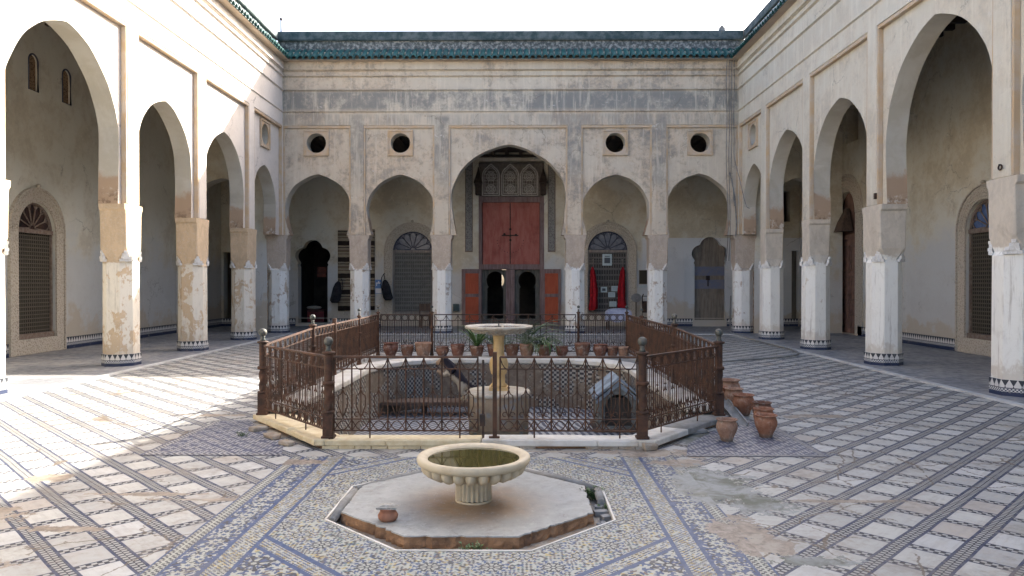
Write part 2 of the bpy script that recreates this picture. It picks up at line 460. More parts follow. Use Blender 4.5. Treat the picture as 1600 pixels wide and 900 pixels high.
TANP = [(1.35, 7.35, .55, .22), (1.5, 6.95, .3, .2), (1.5, 5.1, .22, .34), (1.55, 4.75, .2, .22), (.6, 7.42, .9, .05), (-2.75, 8.25, .22, .5)]
GREYP = [(1.66, 6.2, .36, .72), (1.82, 5.75, .26, .32), (1.75, 4.5, .35, .10), (2.0, 8.0, .28, .42)]
def m_court():
    g = G('marble_strip_paving', .6, .35); P = g.pos(); x, y, z = g.xyz(P)
    wob = (g.noise(P, 1.3, 2) - .5) * .03
    u = abs(x - AX) + wob
    R2 = .70711
    a = (u - y + 1.99) / .48; b = (u + y - 7.14) / .52
    sa = ((a + .5).fr() - .5) * (.48 * R2); sb = ((b + .5).fr() - .5) * (.52 * R2)
    da = abs(sa); db = abs(sb)
    ta = (u + y) * (R2 / .044); tb = (u - y) * (R2 / .062)
    cell = g.comb(a.fl(), b.fl(), x > AX)
    h = g.white(cell); h2 = g.white(cell + 0.37) if False else g.white(g.comb(b.fl(), a.fl(), 3.3))
    n = g.noise(P, 3.2, 6, .7, .5); n2 = g.noise(P, 13, 5, .7); n3 = g.noise(P, 1.1, 4, .6)
    tile = g.mix(g.ss(h, .1, .95), (.345, .345, .32), (.435, .43, .39))
    tile = g.mix((h2 > .9) * .35, tile, (.40, .31, .23))
    tile = g.mix((h2 < .12) * .5, tile, (.50, .50, .48))
    st_ = g.noise(g.comb((u + y) * 2.0, (u - y) * 14, h * 9), 1.3, 5, .7)
    tile = g.mix(g.ss(st_, .45, .65) * .4, tile, (.31, .29, .26))
    tile = g.mix(g.ss(n, .48, .68) * .5, tile, (.36, .33, .29))
    tile = g.mix(g.ss(n2, .55, .75) * .4, tile, (.26, .24, .21))
    blue = g.mix(g.ss(n2, .4, .7), (.035, .045, .09), (.07, .08, .11))
    cream = (.31, .31, .29); blk = (.028, .03, .038)
    la = ((ta + (sa > 0) * .5).fr() < .58) * (da > .003) * (da < .034)
    lb = ((tb + (sb > 0) * .5).fr() < .52) * (db < .030)
    chka = g.mix(la, blk, cream); chkb = g.mix(lb, blk, cream)
    c = g.mix(db < .044, tile, g.mix(db > .032, chkb, blue))
    c = g.mix(da < .055, c, g.mix((da > .037), chka, blue))
    # grime
    c = g.mix(g.ss(n3 * .6 + n2 * .4, .48, .64) * .5, c, (.20, .17, .135))
    # cracks
    cr = g.voro(g.comb(x + n * .25, y + n * .25, 0), 1.7, 'DISTANCE_TO_EDGE')
    crm = (cr < .012) * (g.noise(P, .7, 2) > .53)
    c = g.mix(crm * .8, c, (.12, .09, .06))
    # cement and earth
    warm = patches(g, P, n * .6 + n2 * .4, [(-3.95, 5.35, .32, .20), (-3.1, 5.05, .28, .07), (-3.95, 4.55, .4, .08), (-2.35, 5.75, .5, .04),
                                (-4.1, 6.4, .2, .16), (-2.9, 5.9, .5, .06), (2.5, 5.75, .5, .05), (-3.9, 9.4, .5, .10), (3.7, 9.4, .5, .12), (-3.3, 4.4, .3, .1)] + TANP)
    greyp = patches(g, P, n * .4 + n2 * .6, GREYP)
    wc = g.mix(g.ss(n2, .35, .65), (.28, .23, .18), (.17, .14, .11)); wc = g.mix(g.ss(n, .46, .58) * .8, wc, (.37, .33, .27))
    c = g.mix(warm, c, wc); c = g.mix(greyp, c, g.mix(g.ss(n, .4, .62), (.22, .235, .23), (.12, .125, .095)))
    g.col(c)
    g.rough(g.ss(n, .3, .7, .40, .75))
    g.bump((1 - warm) * .5 + n2 * .35 + (1 - (db < .036)) * .1, .35, .012)
    return g.mat
M['court'] = m_court()

def m_carpet():
    g = G('zellige_mosaic', .45, .45); P = g.pos(); x, y, z = g.xyz(P)
    n = g.noise(P, 3.0, 6, .7, .5); n2 = g.noise(P, 14, 5, .75)
    u = abs(x - AX); v = y - 5.68; av = abs(v)
    CR = (.335, .34, .29); BL = (.036, .062, .14); BK = (.032, .032, .036); YE = (.36, .28, .09); GR = (.12, .18, .165); BR = (.13, .095, .07)
    def hashcol(hh, k):
        dk = g.mix(hh > .42, BK, BR); dk = g.mix(hh > .58, dk, BL); dk = g.mix(hh > .76, dk, YE); dk = g.mix(hh > .90, dk, GR)
        return g.mix(k, CR, dk)
    def lattice(cell, ox, oy):
        qx = (((x - AX) / cell + ox).fr() - .5) * cell; qy = ((v / cell + oy).fr() - .5) * cell
        return g.math('SQRT', qx * qx + qy * qy), g.math('ARCTAN2', qy, qx)
    def mosaic(cell, s, petal, tw):
        r1, t1 = lattice(cell, 0, 0); r2, t2 = lattice(cell, .5, .5); near = r1 < r2
        r = near * r1 + (1 - near) * r2; t = near * t1 + (1 - near) * t2
        q = r * (1 + .10 * (t * 8).cos())
        tx = ((x - AX) * .7071 + v * .7071) / tw; ty = ((x - AX) * .7071 - v * .7071) / tw
        hh = g.white(g.comb(abs(tx).fl(), abs(ty).fl(), 1.0)); kk = ((tx.fl() + ty.fl()) * .5).fr() > .25; fl_ = g.white(g.comb(tx.fl(), ty.fl(), 4.4)) > .74; k = abs(kk - fl_)
        c = hashcol(hh, k)
        ring = (q / (s * .28)).fl(); seg = (t * (24 / (2 * pi)) + (ring * .5).fr()).fl()
        k2 = ((ring + seg) * .5).fr() > .25; h2 = g.white(g.comb(ring, near, 7.0))
        c = g.mix(q < s * 2.1, c, hashcol(h2, k2))
        c = g.mix(q < s * 1.25, c, BK)
        pet = g.mix((t * 8).cos() > -.55, BK, petal)
        c = g.mix(q < s * 1.08, c, pet); c = g.mix(q < s * .45, c, g.mix(near, BL, BK)); c = g.mix(q < s * .22, c, CR)
        return c, hh
    fine, hh = mosaic(.37, .052, CR, .0175); big, hb = mosaic(.50, .085, g.mix(hh > .5, CR, BL), .022)
    chk = lambda a, b, w, c1, c2: g.mix(((((a) / w).fl() + ((b) / w).fl()) * .5).fr() > .25, c1, c2)
    o = (u + av) * .7071
    yel = chk(u, v, .017, g.mix(hb > .72, CR, YE), g.mix(hh > .35, BK, BL)); yel = g.mix(hh > .80, yel, CR)
    dia = yel
    c = g.mix(o > 1.50, fine, dia)
    c = g.mix(abs(o - 1.495) < .02, c, BL); c = g.mix(abs(o - 1.625) < .018, c, BL)
    c = g.mix(o > 1.64, c, big)
    # straight borders
    q = ((v / .135).fr() - .5) * .135; uu = u - 1.635
    rs = g.math('SQRT', q * q + uu * uu); ts = g.math('ARCTAN2', q, uu)
    st = rs * (1 + .25 * (ts * 8).cos())
    star = g.mix(hh > .55, BL, g.mix(hb > .6, CR, BK)); star = g.mix(st < .050, star, BK); star = g.mix(st < .044, star, CR); star = g.mix(st < .016, star, BL)
    c = g.mix(u > 1.33, c, BL); c = g.mix(u > 1.36, c, yel); c = g.mix(u > 1.50, c, BL); c = g.mix(u > 1.53, c, star)
    c = g.mix(u > 1.735, c, BL); c = g.mix(u > 1.755, c, chk(u, v, .022, CR, BK)); c = g.mix(u > 1.80, c, CR); c = g.mix(u > 1.812, c, chk(u, v, .022, CR, BK)); c = g.mix(u > 1.845, c, BL)
    # edge of the pit
    pit = 0
    c = g.mix(g.ss(n * .5 + n2 * .5, .5, .62) * .35, c, (.15, .13, .105))
    warm = patches(g, P, n * .6 + n2 * .4, TANP + [(-2.1, 6.95, .3, .10)])
    grey = patches(g, P, n * .4 + n2 * .6, GREYP)
    wc = g.mix(g.ss(n2, .35, .65), (.27, .225, .18), (.16, .13, .10))
    c = g.mix(warm, c, wc); c = g.mix(grey, c, g.mix(g.ss(n, .4, .62), (.22, .235, .23), (.12, .125, .095)))
    g.col(c); g.rough(g.ss(n2, .3, .7, .35, .6)); g.bump(n2, .25, .008)
    return g.mat
M['carpet'] = m_carpet()

def m_bluepatch():
    g = G('blue_zellige', .4, .45); P = g.pos(); x, y, z = g.xyz(P)
    n = g.noise(P, 4, 5, .7); n2 = g.noise(P, 14, 5, .7)
    a = (x + y) * (.7071 / .030); b = (x - y) * (.7071 / .030)
    CR = (.34, .335, .32); BL = (.045, .056, .105); BK = (.03, .03, .04)
    k = ((a.fl() + b.fl()) * .5).fr() > .25
    sx = abs((x / .17).fr() - .5) ; sy = abs((y / .17).fr() - .5)
    c = g.mix(k, BL, CR); c = g.mix(((a / 5).fr() < .22).mx((b / 5).fr() < .22), c, BL)
    c = g.mix((sx + sy) < .2, c, g.mix(k, BK, CR))
    ed = (abs(x - AX) > 3.30).mx(y < 7.28); dg = ((x + y * (1 - 0)) / .06).fr() > .5
    c = g.mix(ed, c, g.mix(dg, BK, CR)); c = g.mix((abs(x - AX) > 3.355).mx(y < 7.225), c, BL)
    c = g.mix(g.ss(n, .5, .68) * .4, c, (.20, .19, .18))
    g.col(c); g.rough(g.ss(n2, .3, .7, .3, .6)); return g.mat
M['bluepatch'] = m_bluepatch()

def m_galfloor():
    g = G('worn_gallery_floor', .55, .35); P = g.pos()
    n = g.noise(P, 1.2, 6, .7, .6); n2 = g.noise(P, 7, 5, .7)
    c = g.mix(g.ss(n, .38, .62), (.19, .195, .205), (.30, .29, .28)); c = g.mix(g.ss(n2, .55, .68) * .5, c, (.12, .115, .11))
    g.col(c); g.rough(g.ss(n2, .3, .7, .35, .7)); g.bump(n2, .3, .01); return g.mat
M['galfloor'] = m_galfloor()

def m_poolwall():
    g = G('peeling_pool_wall', .7, .3); P = g.pos(); x, y, z = g.xyz(P)
    n = g.noise(P, 1.7, 5, .7, .5); n2 = g.noise(P, 9, 5, .7)
    s = x + y * .6
    k = (((s / .045).fl() + (z / .045).fl()) * .5).fr() > .25
    dots = g.mix(k, (.33, .315, .28), (.035, .035, .04))
    m = g.ss(n * .75 + n2 * .25, .50, .47)
    pl = g.mix(g.ss(n2, .35, .65), (.22, .18, .14), (.135, .105, .08))
    c = g.mix(m.mx(z > .08), pl, dots)
    c = g.mix(g.ss(n2, .56, .66) * .4, c, (.13, .11, .09))
    g.col(c); g.bump(m + n2 * .4, .5, .015); return g.mat
M['poolwall'] = m_poolwall()
def m_poolfloor():
    g = G('chevron_pool_floor', .5, .4); P = g.pos(); x, y, z = g.xyz(P)
    n2 = g.noise(P, 9, 5, .7); n = g.noise(P, 1.5, 4, .6)
    lf = x < AX
    t = ((x - AX + y * (.18 - lf * .75)) / .115 + ((y / .22).fl() * .5).fr() * .25).fr()
    c = g.mix(t > .5, (.36, .36, .35), (.045, .05, .075))
    c = g.mix(g.ss(n2 * .5 + n * .5, .5, .62) * .5, c, (.20, .19, .18))
    g.col(c); return g.mat
M['poolfloor'] = m_poolfloor()
M['drum'] = m_carved('mottled_drum', (.36, .29, .21), (.30, .31, .30), 8)
def m_slabtop():
    g = G('stained_slab', .5, .4); P = g.pos(); x, y, z = g.xyz(P)
    n = g.noise(P, 3, 6, .7, .5); n2 = g.noise(P, 13, 5, .75)
    c = g.mix(g.ss(n, .35, .65), (.35, .35, .325), (.27, .27, .245))
    r = g.math('SQRT', (x - AX) * (x - AX) + (y - 5.6) * (y - 5.6)) + (n - .5) * .55
    c = g.mix(g.ss(r, .72, .16) * .8, c, (.26, .155, .075))
    c = g.mix(g.ss(n2, .50, .66) * .7, c, (.22, .205, .18)); c = g.mix(g.ss(g.noise(P, 28, 5, .8), .57, .66) * .5, c, (.50, .49, .46))
    cr = g.voro(g.comb(x + n * .3, y + n * .3, 0), 1.6, 'DISTANCE_TO_EDGE')
    c = g.mix((cr < .003) * (n > .55) * .6, c, (.12, .10, .08))
    g.col(c); g.rough(g.ss(n, .35, .65, .35, .65)); g.bump(n2, .3, .008); return g.mat
M['slabtop'] = m_slabtop()
M['slabside'] = simple('earthy_slab_side', (.36, .21, .115), (.15, .09, .055), 3.5, .95, .8, bd=.03, coords='pos')
M['earth'] = simple('pit_earth', (.30, .235, .17), (.38, .345, .29), 9, .95, .8, bd=.03, coords='pos')
M['basin'] = simple('cream_basin_stone', (.55, .47, .33), (.42, .34, .23), 7, .55, .35, lo=.4, hi=.75)
M['column_yellow'] = simple('yellow_marble_column', (.60, .44, .22), (.50, .34, .15), 7, .5, .2)
M['basin_pale'] = simple('pale_basin_stone', (.50, .47, .40), (.36, .30, .22), 9, .6, .3)
def m_water():
    g = G('green_water', .04, .5); n = g.noise(g.obj(), 6, 4)
    g.col(g.mix(n, (.045, .042, .013), (.085, .075, .025))); g.bump(n, .02, .01); return g.mat
M['water'] = m_water()
M['cement'] = simple('grey_cement', (.27, .27, .26), (.19, .185, .17), 6, .9, .5, bd=.02, coords='pos')
M['hose'] = simple('grey_hose', (.30, .30, .29), (.24, .23, .21), 5, .6, 0)

# ------------------------------------------------------------ ground sheets
def flat(name, outer, holes, z, mat, kind='structure', thick=0):
    m = MB(); m.slab(outer, holes, -thick if thick else 0, 0, lambda s, d, q: (s, q, z + d), 0) if thick else None
    if not thick:
        loops = [outer] + holes; pts = [p for l in loops for p in l]
        tr = tessellate_polygon([[Vector((p[0], p[1], 0)) for p in l] for l in loops])
        fs = []
        for a, b, c in tr:
            A, B, C = pts[a], pts[b], pts[c]
            ar = (B[0]-A[0])*(C[1]-A[1])-(C[0]-A[0])*(B[1]-A[1])
            if abs(ar) < 1e-9: continue
            fs.append((a, b, c) if ar > 0 else (a, c, b))
        m.add([(p[0], p[1], z) for p in pts], fs)
    o = m.build(name, mat, recalc=False)
    if kind: tag(o, kind=kind)
    return o

PZ = -.75
def mirror(pts):   # right half listed from the front to the back, as (offset from the axis, Y)
    return [(AX + a, b) for a, b in pts] + [(AX - a, b) for a, b in reversed(pts)]
pool_in = mirror([(1.52, 7.80), (2.38, 9.05), (2.32, 11.2), (2.30, 12.9), (2.16, 13.6), (1.85, 14.1), (1.4, 14.4), (.7, 14.52)])
pool_out = mirror([(1.72, 7.53), (2.86, 8.95), (2.66, 11.2), (2.60, 15.42)])
pit = [(AX + 1.12 * cos(radians(22.5 + 45 * k)), 5.68 + 1.12 * sin(radians(22.5 + 45 * k))) for k in range(8)]
slab8 = [(AX - .03 + 1.0 * cos(radians(22.5 + 45 * k)), 5.74 + .94 * sin(radians(22.5 + 45 * k))) for k in range(8)]

flat('courtyard_floor', [(-60, -60), (60, -60), (60, 80), (-60, 80)], [pool_in, pit], 0, M['court'])
flat('mosaic_floor', [(AX - 1.86, -1.0), (AX + 1.86, -1.0), (AX + 1.86, 7.16), (AX - 1.86, 7.16)], [pit], .004, M['carpet'])
for sg in (-1, 1):
    flat('blue_mosaic_floor', [(AX + sg * a, b) for a, b in ((1.98, 7.2), (3.38, 7.2), (3.36, 8.95), (3.0, 9.1), (2.12, 7.75))], [], .005, M['bluepatch'])
    # edge strip of the blue field
    m = MB()
LI, RI, BI = -11.4, 10.65, 28.2             # inner faces of the gallery walls
FL, FR, FB = -7.82, 7.22, 24.43             # court faces of the arcades
TH = .52; FS = -7.0
m = MB(); m.box(LI, FL + .28, -8, BI, -.02, .022); tag(m.build('gallery_floor', M['galfloor']), kind='structure')
m = MB(); m.box(FR - .28, RI, -8, BI, -.02, .022); tag(m.build('gallery_floor', M['galfloor']), kind='structure')
m = MB(); m.box(FL + .2802, FR - .2802, FB - .35, BI, -.02, .0215); tag(m.build('gallery_floor', M['galfloor']), kind='structure')
m = MB()
m.box(FL + .281, FL + .40, -8, FB - .36, -.02, .028); m.box(FR - .40, FR - .281, -8, FB - .36, -.02, .028)
m.box(FL + .402, FR - .402, FB - .48, FB - .351, -.02, .027)
tag(m.build('marble_edge_strip', M['stripe_marble']), kind='structure')

# ------------------------------------------------------------ arcades
def arch_curve(c, a, b, zs, za, zi, n=16):
    """left foot to right foot"""
    L = []
    for i in range(7):
        t = i / 7; L.append((c - (b + (a - b) * sin(t * pi / 2)), zi + (zs - zi) * t))
    d = .22 * a; R = a + d; H0 = sqrt(R * R - d * d)
    tm = math.acos(d / R)
    for i in range(n + 1):
        t = tm * i / n
        L.append((c + d - R * cos(t), zs + (za - zs) * (R * sin(t)) / H0))
    L = L + [(2 * c - s, z) for s, z in reversed(L[:-1])]
    rj = random.Random(int(abs(c) * 1000)); ph = [rj.uniform(0, 6.28) for _ in range(4)]
    out = []
    for i, (s, z) in enumerate(L):      # hand-laid plaster edge: a slow wobble and small nicks
        k = min(1, i / 4, (len(L) - 1 - i) / 4)
        w = (.010 * sin(i * .55 + ph[0]) + .006 * sin(i * 1.3 + ph[1]) + rj.uniform(-.004, .004)) * k
        v = (.008 * sin(i * .7 + ph[2]) + rj.uniform(-.004, .004)) * k
        out.append((s + w, z + v))
    return out

def octo(hs, hd, c):
    return [(hs, -hd + c), (hs, hd - c), (hs - c, hd), (-hs + c, hd), (-hs, hd - c), (-hs, -hd + c), (-hs + c, -hd), (hs - c, -hd)]

def pillar(root, Mf, s, hw, mat, dmid, impost=True, rs=.312):
    m = MB()
    sec = [(.24, rs, rs, .177), (2.10, rs * .985, rs * .985, .174), (2.16, rs + .008, min(rs, TH / 2 + .004), .17), (2.38, hw, TH / 2 + .004, .03), (3.05, hw, TH / 2 + .004, .012)]
    if impost: sec += [(3.12, hw + .005, TH / 2 + .004, .01), (3.16, hw + .045, TH / 2 + .004, .01), (3.262, hw + .05, TH / 2 + .004, .01)]
    else: sec += [(3.262, hw, TH / 2 + .004, .012)]
    m.loft([[Mf(s + p, dmid + q, z) for p, q in octo(a, b, c)] for z, a, b, c in sec])
    o = m.build('pillar', mat, root, bevel=.012)
    # tiled foot with uv
    R = rs + .022; pts = octo(R, R, .19)
    me = bpy.data.meshes.new('tile_base'); vs = []; fs = []; uvl = []
    per = 0
    for i in range(8):
        a = pts[i]; b = pts[(i + 1) % 8]; L = math.dist(a, b); k = len(vs)
        vs += [Mf(s + a[0], dmid + a[1], .0), Mf(s + b[0], dmid + b[1], .0), Mf(s + b[0], dmid + b[1], .262), Mf(s + a[0], dmid + a[1], .262)]
        fs.append((k, k + 1, k + 2, k + 3)); uvl += [(per, 0), (per + L, 0), (per + L, .262), (per, .262)]; per += L
    k = len(vs); vs += [Mf(s + a, dmid + b, .262) for a, b in pts]; fs.append(tuple(range(k, k + 8))); uvl += [(0, .15)] * 8
    me.from_pydata([tuple(v) for v in vs], [], fs)
    ul = me.uv_layers.new(name='UVMap')
    for i, q in enumerate(uvl): ul.data[i].uv = q
    me.materials.append(M['dado']); t = bpy.data.objects.new('tile_base', me); COL.objects.link(t); t.parent = o
    # small stepped corbels at the court-side corners
    for sg in (-1, 1):
        for dd in (1, -1):
            q = MB()
            ax = (Vector(Mf(1, -sg * dd, 0)) - Vector(Mf(0, 0, 0))).normalized(); ay = (Vector(Mf(1, sg * dd, 0)) - Vector(Mf(0, 0, 0))).normalized()
            for r_ in range(4):
                for j in range(4 - r_):
                    off = (j - (3 - r_) / 2) * .062
                    cen = Vector(Mf(s + sg * (rs - .088), dmid + dd * (rs - .088 - .03 * (r_ > 1)), 2.14 + r_ * .055))
                    q.obox(cen + ax * off + ay * sg * (.012 + r_ * .016) * (1 if (ay.x * 1) else 1), ax * .029, ay * .03, (0, 0, .0275 - .004))
                    q.obox(cen + ax * off + ay * sg * (.010 + r_ * .016), ax * .034, ay * .022, (0, 0, .0279))
            q.build('stepped_corbel', M['white'], o)
    return o

def moulding(mb, Mf, s0, s1, z, h, out, d=0):
    """small stepped string course"""
    mb.box(s0, s1, d - .03, d + out, z, z + h, M=Mf)
    mb.box(s0, s1, d - .03, d + out * .5, z - h * .6, z - .002, M=Mf)

def arcade(root, Mf, s0, s1, arches, panels, windows, mats, pillars, over, pier_mat, win_mat=None, rec=.07):
    out = [(s0, 3.26)]
    for a in arches:
        out += arch_curve(a[0], a[1], a[2], a[3], a[4], 3.26)
    out += [(s1, 3.26), (s1, 9.30), (s0, 9.30)]
    holes = [[(c + .33 * cos(2 * pi * k / 28), 6.31 + .33 * sin(2 * pi * k / 28)) for k in range(28)] for c in windows]
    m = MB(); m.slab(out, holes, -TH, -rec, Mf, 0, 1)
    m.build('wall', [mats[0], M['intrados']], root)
    # raised face: band above and pilasters between the panels
    out = [(s0, 3.262)]
    for (p0, p1) in panels:
        out += [(p0, 3.262), (p0, 6.88), (p1, 6.88), (p1, 3.262)]
    out += [(s1, 3.262), (s1, 9.30), (s0, 9.30)]
    # drop degenerate edges where a panel touches an end
    o2 = []
    for p in out:
        if not o2 or math.dist(o2[-1], p) > 1e-4: o2.append(p)
    m = MB(); m.slab(o2, [], -rec + .002, 0, Mf)
    m.build('raised_panel_surround', mats[0], root, bevel=.012)
    # tan mouldings inside every panel
    m = MB()
    for (p0, p1) in panels:
        m.box(p0 + .002, p1 - .002, -rec + .001, -.012, 6.80, 6.878, M=Mf)
        if p0 > s0 + .05: m.box(p0 + .002, p0 + .055, -rec + .001, -.012, 3.27, 6.799, M=Mf)
        if p1 < s1 - .05: m.box(p1 - .055, p1 - .002, -rec + .001, -.012, 3.27, 6.799, M=Mf)
    m.build('panel_moulding', M['moulding'], root, bevel=.008)
    # cornices
    m = MB()
    for z, h, o in ((7.33, .035, .035), (8.04, .04, .05), (8.50, .035, .06), (8.70, .045, .09)):
        moulding(m, Mf, s0, s1, z, h, o)
    m.box(s0, s1, -.002, .055, 8.75, 9.0, M=Mf)
    m.build('cornice', mats[0], root, bevel=.008)
    for c in windows:
        m = MB(); R = .325
        hole = [(c + R * cos(2 * pi * k / 28), 6.31 + R * sin(2 * pi * k / 28)) for k in range(28)]
        m.slab([(c - .37, 5.94), (c + .37, 5.94), (c + .37, 6.68), (c - .37, 6.68)], [hole], -rec - .002, -rec + .035, Mf)
        m.slab([(c - .42, 5.89), (c + .42, 5.89), (c + .42, 6.73), (c - .42, 6.73)], [[(c - .375, 5.935), (c + .375, 5.935), (c + .375, 6.685), (c - .375, 6.685)]], -rec - .001, -rec + .06, Mf)
        f = m.build('round_window_frame', M['moulding'] if win_mat is None else win_mat, root)
    for s, hw, imp in pillars:
        pillar(root, Mf, s, hw, pier_mat, -TH / 2, imp)

def eave(root, Mf, s0, s1, mitre0=False, mitre1=True):
    # half-round tiles on a slope
    m = MB(); n = int((s1 - s0) / .205)
    for i in range(n):
        s = s0 + .1 + i * .205; jit = random.uniform(-.022, .018)
        r = .097
        rings = []
        for (d, z, rr) in ((.35, 9.02 + jit, r * 1.05), (.345, 9.025 + jit, r), (.12, 9.17 + jit, r * .95), (-.05, 9.29, r * .9), (-.25, 9.41, r * .85)):
            ring = [Mf(s + rr * cos(pi * k / 6), d, z + rr * .95 * sin(pi * k / 6)) for k in range(7)]
            ring += [Mf(s + rr * .72 * cos(pi * k / 6), d, z + rr * .65 * sin(pi * k / 6)) for k in range(6, -1, -1)]
            rings.append(ring)
        m.loft(rings, smooth=False)
        # gutter tile between
        m.add([Mf(s + .06, .32, 9.0), Mf(s + .145, .32, 9.0), Mf(s + .145, -.25, 9.37), Mf(s + .06, -.25, 9.37),
               Mf(s + .06, .32, 8.975), Mf(s + .145, .32, 8.975)], [(0, 1, 2, 3), (0, 4, 5, 1)])
    m.build('roof_tiles', M['rooftile'], root)
    s2 = FB + .15 if s1 > 20 else s1
    m = MB(); m.box(s0, s2, -TH - .1, -.25, 9.302, 9.78, M=Mf)
    m.build('parapet', M['parapet'], root)
    m = MB(); m.box(s0, s2, -TH - .15, -.20, 9.782, 10.055 if s1 > 20 else 10.06, M=Mf)
    m.box(s0, s2, -TH - .12, -.165, 9.74, 9.781, M=Mf)
    m.build('parapet_cap', M['cap'], root, bevel=.03)
    m = MB(); m.add([Mf(s0, .30, 8.965), Mf(s1, .30, 8.965), Mf(s1, -.24, 9.33), Mf(s0, -.24, 9.33), Mf(s0, .02, 8.965), Mf(s1, .02, 8.965)], [(0, 1, 2, 3), (0, 4, 5, 1)])
    m.build('eave_board', M['outer'], root)

MBk = lambda s, d, z: (s, FB - d, z)
MLf = lambda s, d, z: (FL + d, s, z)
MRt = lambda s, d, z: (FR - d, s, z)

# back: (centre, half width, foot half width, spring z, apex z)
back = thing('back_arcade', 'stained grey-pink plaster arcade across the back of the court, tall arch in the middle', 'arcade', (0, 0, 0))
bA = [(-6.68, 1.10, .95, 4.12, 5.28), (-3.93, 1.12, .97, 4.12, 5.27), (AX + .01, 1.90, 1.74, 4.50, 6.26), (3.20, 1.10, .95, 4.12, 5.27), (5.93, 1.09, .94, 4.12, 5.29)]
bP = [(FL + .006, -5.57), (-5.14, -2.80), (-2.33, 1.60), (2.05, 4.38), (4.85, FR - .006)]
arcade(back, MBk, FL - TH, FR + TH, bA, bP, [-6.72, -3.93, 3.18, 5.97], [M['wall_back']],
       [(-8.05, .33, True), (-5.31, .31, True), (-2.57, .32, True), (1.86, .32, True), (4.60, .31, True), (7.45, .33, True)], None, M['pillar_back'])
eave(back, MBk, FL - .24, FR + .24)

left = thing('left_arcade', 'sunlit pale plaster arcade along the left side of the court with pointed horseshoe arches', 'arcade', (0, 0, 0))
lA = [(-1.7, 1.33, 1.295, 4.3, 5.75), (2, 1.33, 1.295, 4.3, 5.75), (5.3, 1.33, 1.295, 4.3, 5.75), (8.95, 1.7, 1.665, 4.45, 6.3), (12.95, 1.66, 1.625, 4.45, 6.28), (16.57, 1.3, 1.265, 4.3, 5.78), (19.92, 1.33, 1.295, 4.28, 5.75), (23.02, 1.05, 1.015, 4.15, 5.36)]
def panels_from(A, s0, s1):
    P = []
    for i, a in enumerate(A):
        l = s0 if i == 0 else (A[i - 1][0] + A[i - 1][1] + a[0] - a[1]) / 2 + .2
        r = s1 if i == len(A) - 1 else (a[0] + a[1] + A[i + 1][0] - A[i + 1][1]) / 2 - .2
        P.append((l, r))
    return P
def piers_from(A):
    P = []
    for i in range(len(A) - 1):
        e0 = A[i][0] + A[i][2]; e1 = A[i + 1][0] - A[i + 1][2]
        P.append(((e0 + e1) / 2, (e1 - e0) / 2 - .055, True))
    return P
E1 = FB + .05
arcade(left, MLf, FS - .05, E1, lA, panels_from(lA, FS, E1 - .06), [23.0], [M['wall_left']], piers_from(lA), None, M['pillar_left'], rec=.12)
eave(left, MLf, FS - .4, FB - .35)
right = thing('right_arcade', 'shaded cream plaster arcade along the right side of the court on white octagonal pillars', 'arcade', (0, 0, 0))
rA = [(-1.7, 1.37, 1.315, 4.3, 5.85), (2.05, 1.37, 1.315, 4.3, 5.85), (5.45, 1.37, 1.315, 4.3, 5.85), (9.15, 1.7, 1.645, 4.45, 6.4), (13.16, 1.7, 1.645, 4.45, 6.42), (17.05, 1.44, 1.385, 4.32, 5.92), (20.35, 1.4, 1.345, 4.3, 5.88), (23.22, 1.02, 0.965, 4.15, 5.4)]
arcade(right, MRt, FS - .05, E1, rA, panels_from(rA, FS, E1 - .06), [23.2], [M['wall_right']], piers_from(rA), None, M['pillar_right'], rec=.11)
eave(right, MRt, FS - .4, FB - .35)

# cross arches that close the two back corners of the galleries
for (a, b, nm) in ((LI + .01, FL - TH - .004, 'left'), (FR + TH + .004, RI - .01, 'right')):
    c = (a + b) / 2; hw = (b - a) / 2 - .45
    out = [(a, 0.02), (c - hw, 0.02), (c - hw, 3.2)] + arch_curve(c, hw + .0, hw - .15, 4.0, 5.15, 3.25)[0:] + [(c + hw, 3.2), (c + hw, 0.02), (b, 0.02), (b, 8.0), (a, 8.0)]
    m = MB(); m.slab(out, [], -TH, 0, MBk, 0, 1)
    o = m.build('cross_arch_wall', [M['inner_warm'], M['intrados']])
    tag(o, 'plain plaster wall with one arch closing the far end of the %s gallery' % nm, 'wall')

# roofs over the galleries (keep the sky out)
for nm, (x0, x1, y0, y1) in (('left', (LI - .4, FL - .62, -8, BI + 4)), ('right', (FR + .62, RI + .4, -8, BI + 4)), ('back', (FL - .6199, FR + .6199, FB + .62, BI + 4))):
    m = MB(); m.box(x0, x1, y0, y1, 9.1, 9.3)
    tag(m.build('gallery_roof', M['outer']), kind='structure')
m = MB()
for (x0, x1) in ((LI, FL - TH - .01), (FR + TH + .01, RI)):
    m.box(x0, x1, -8, BI, 8.02, 8.10)
    for i in range(70): m.box(x0, x1, -7.8 + i * .5, -7.68 + i * .5, 7.88, 8.019)
m.box(FL - TH, FR + TH, FB + TH + .01, BI, 6.64, 6.72)
for i in range(31): m.box(FL - .5 + i * .52, FL - .38 + i * .52, FB + TH + .01, BI, 6.53, 6.639)
tag(m.build('ceiling', M['ceiling']), kind='structure')
# ------------------------------------------------------------ gallery back walls, doors, windows
MiB = lambda s, d, z: (s, BI - d, z)
MiL = lambda s, d, z: (LI + d, s, z)
MiR = lambda s, d, z: (RI - d, s, z)

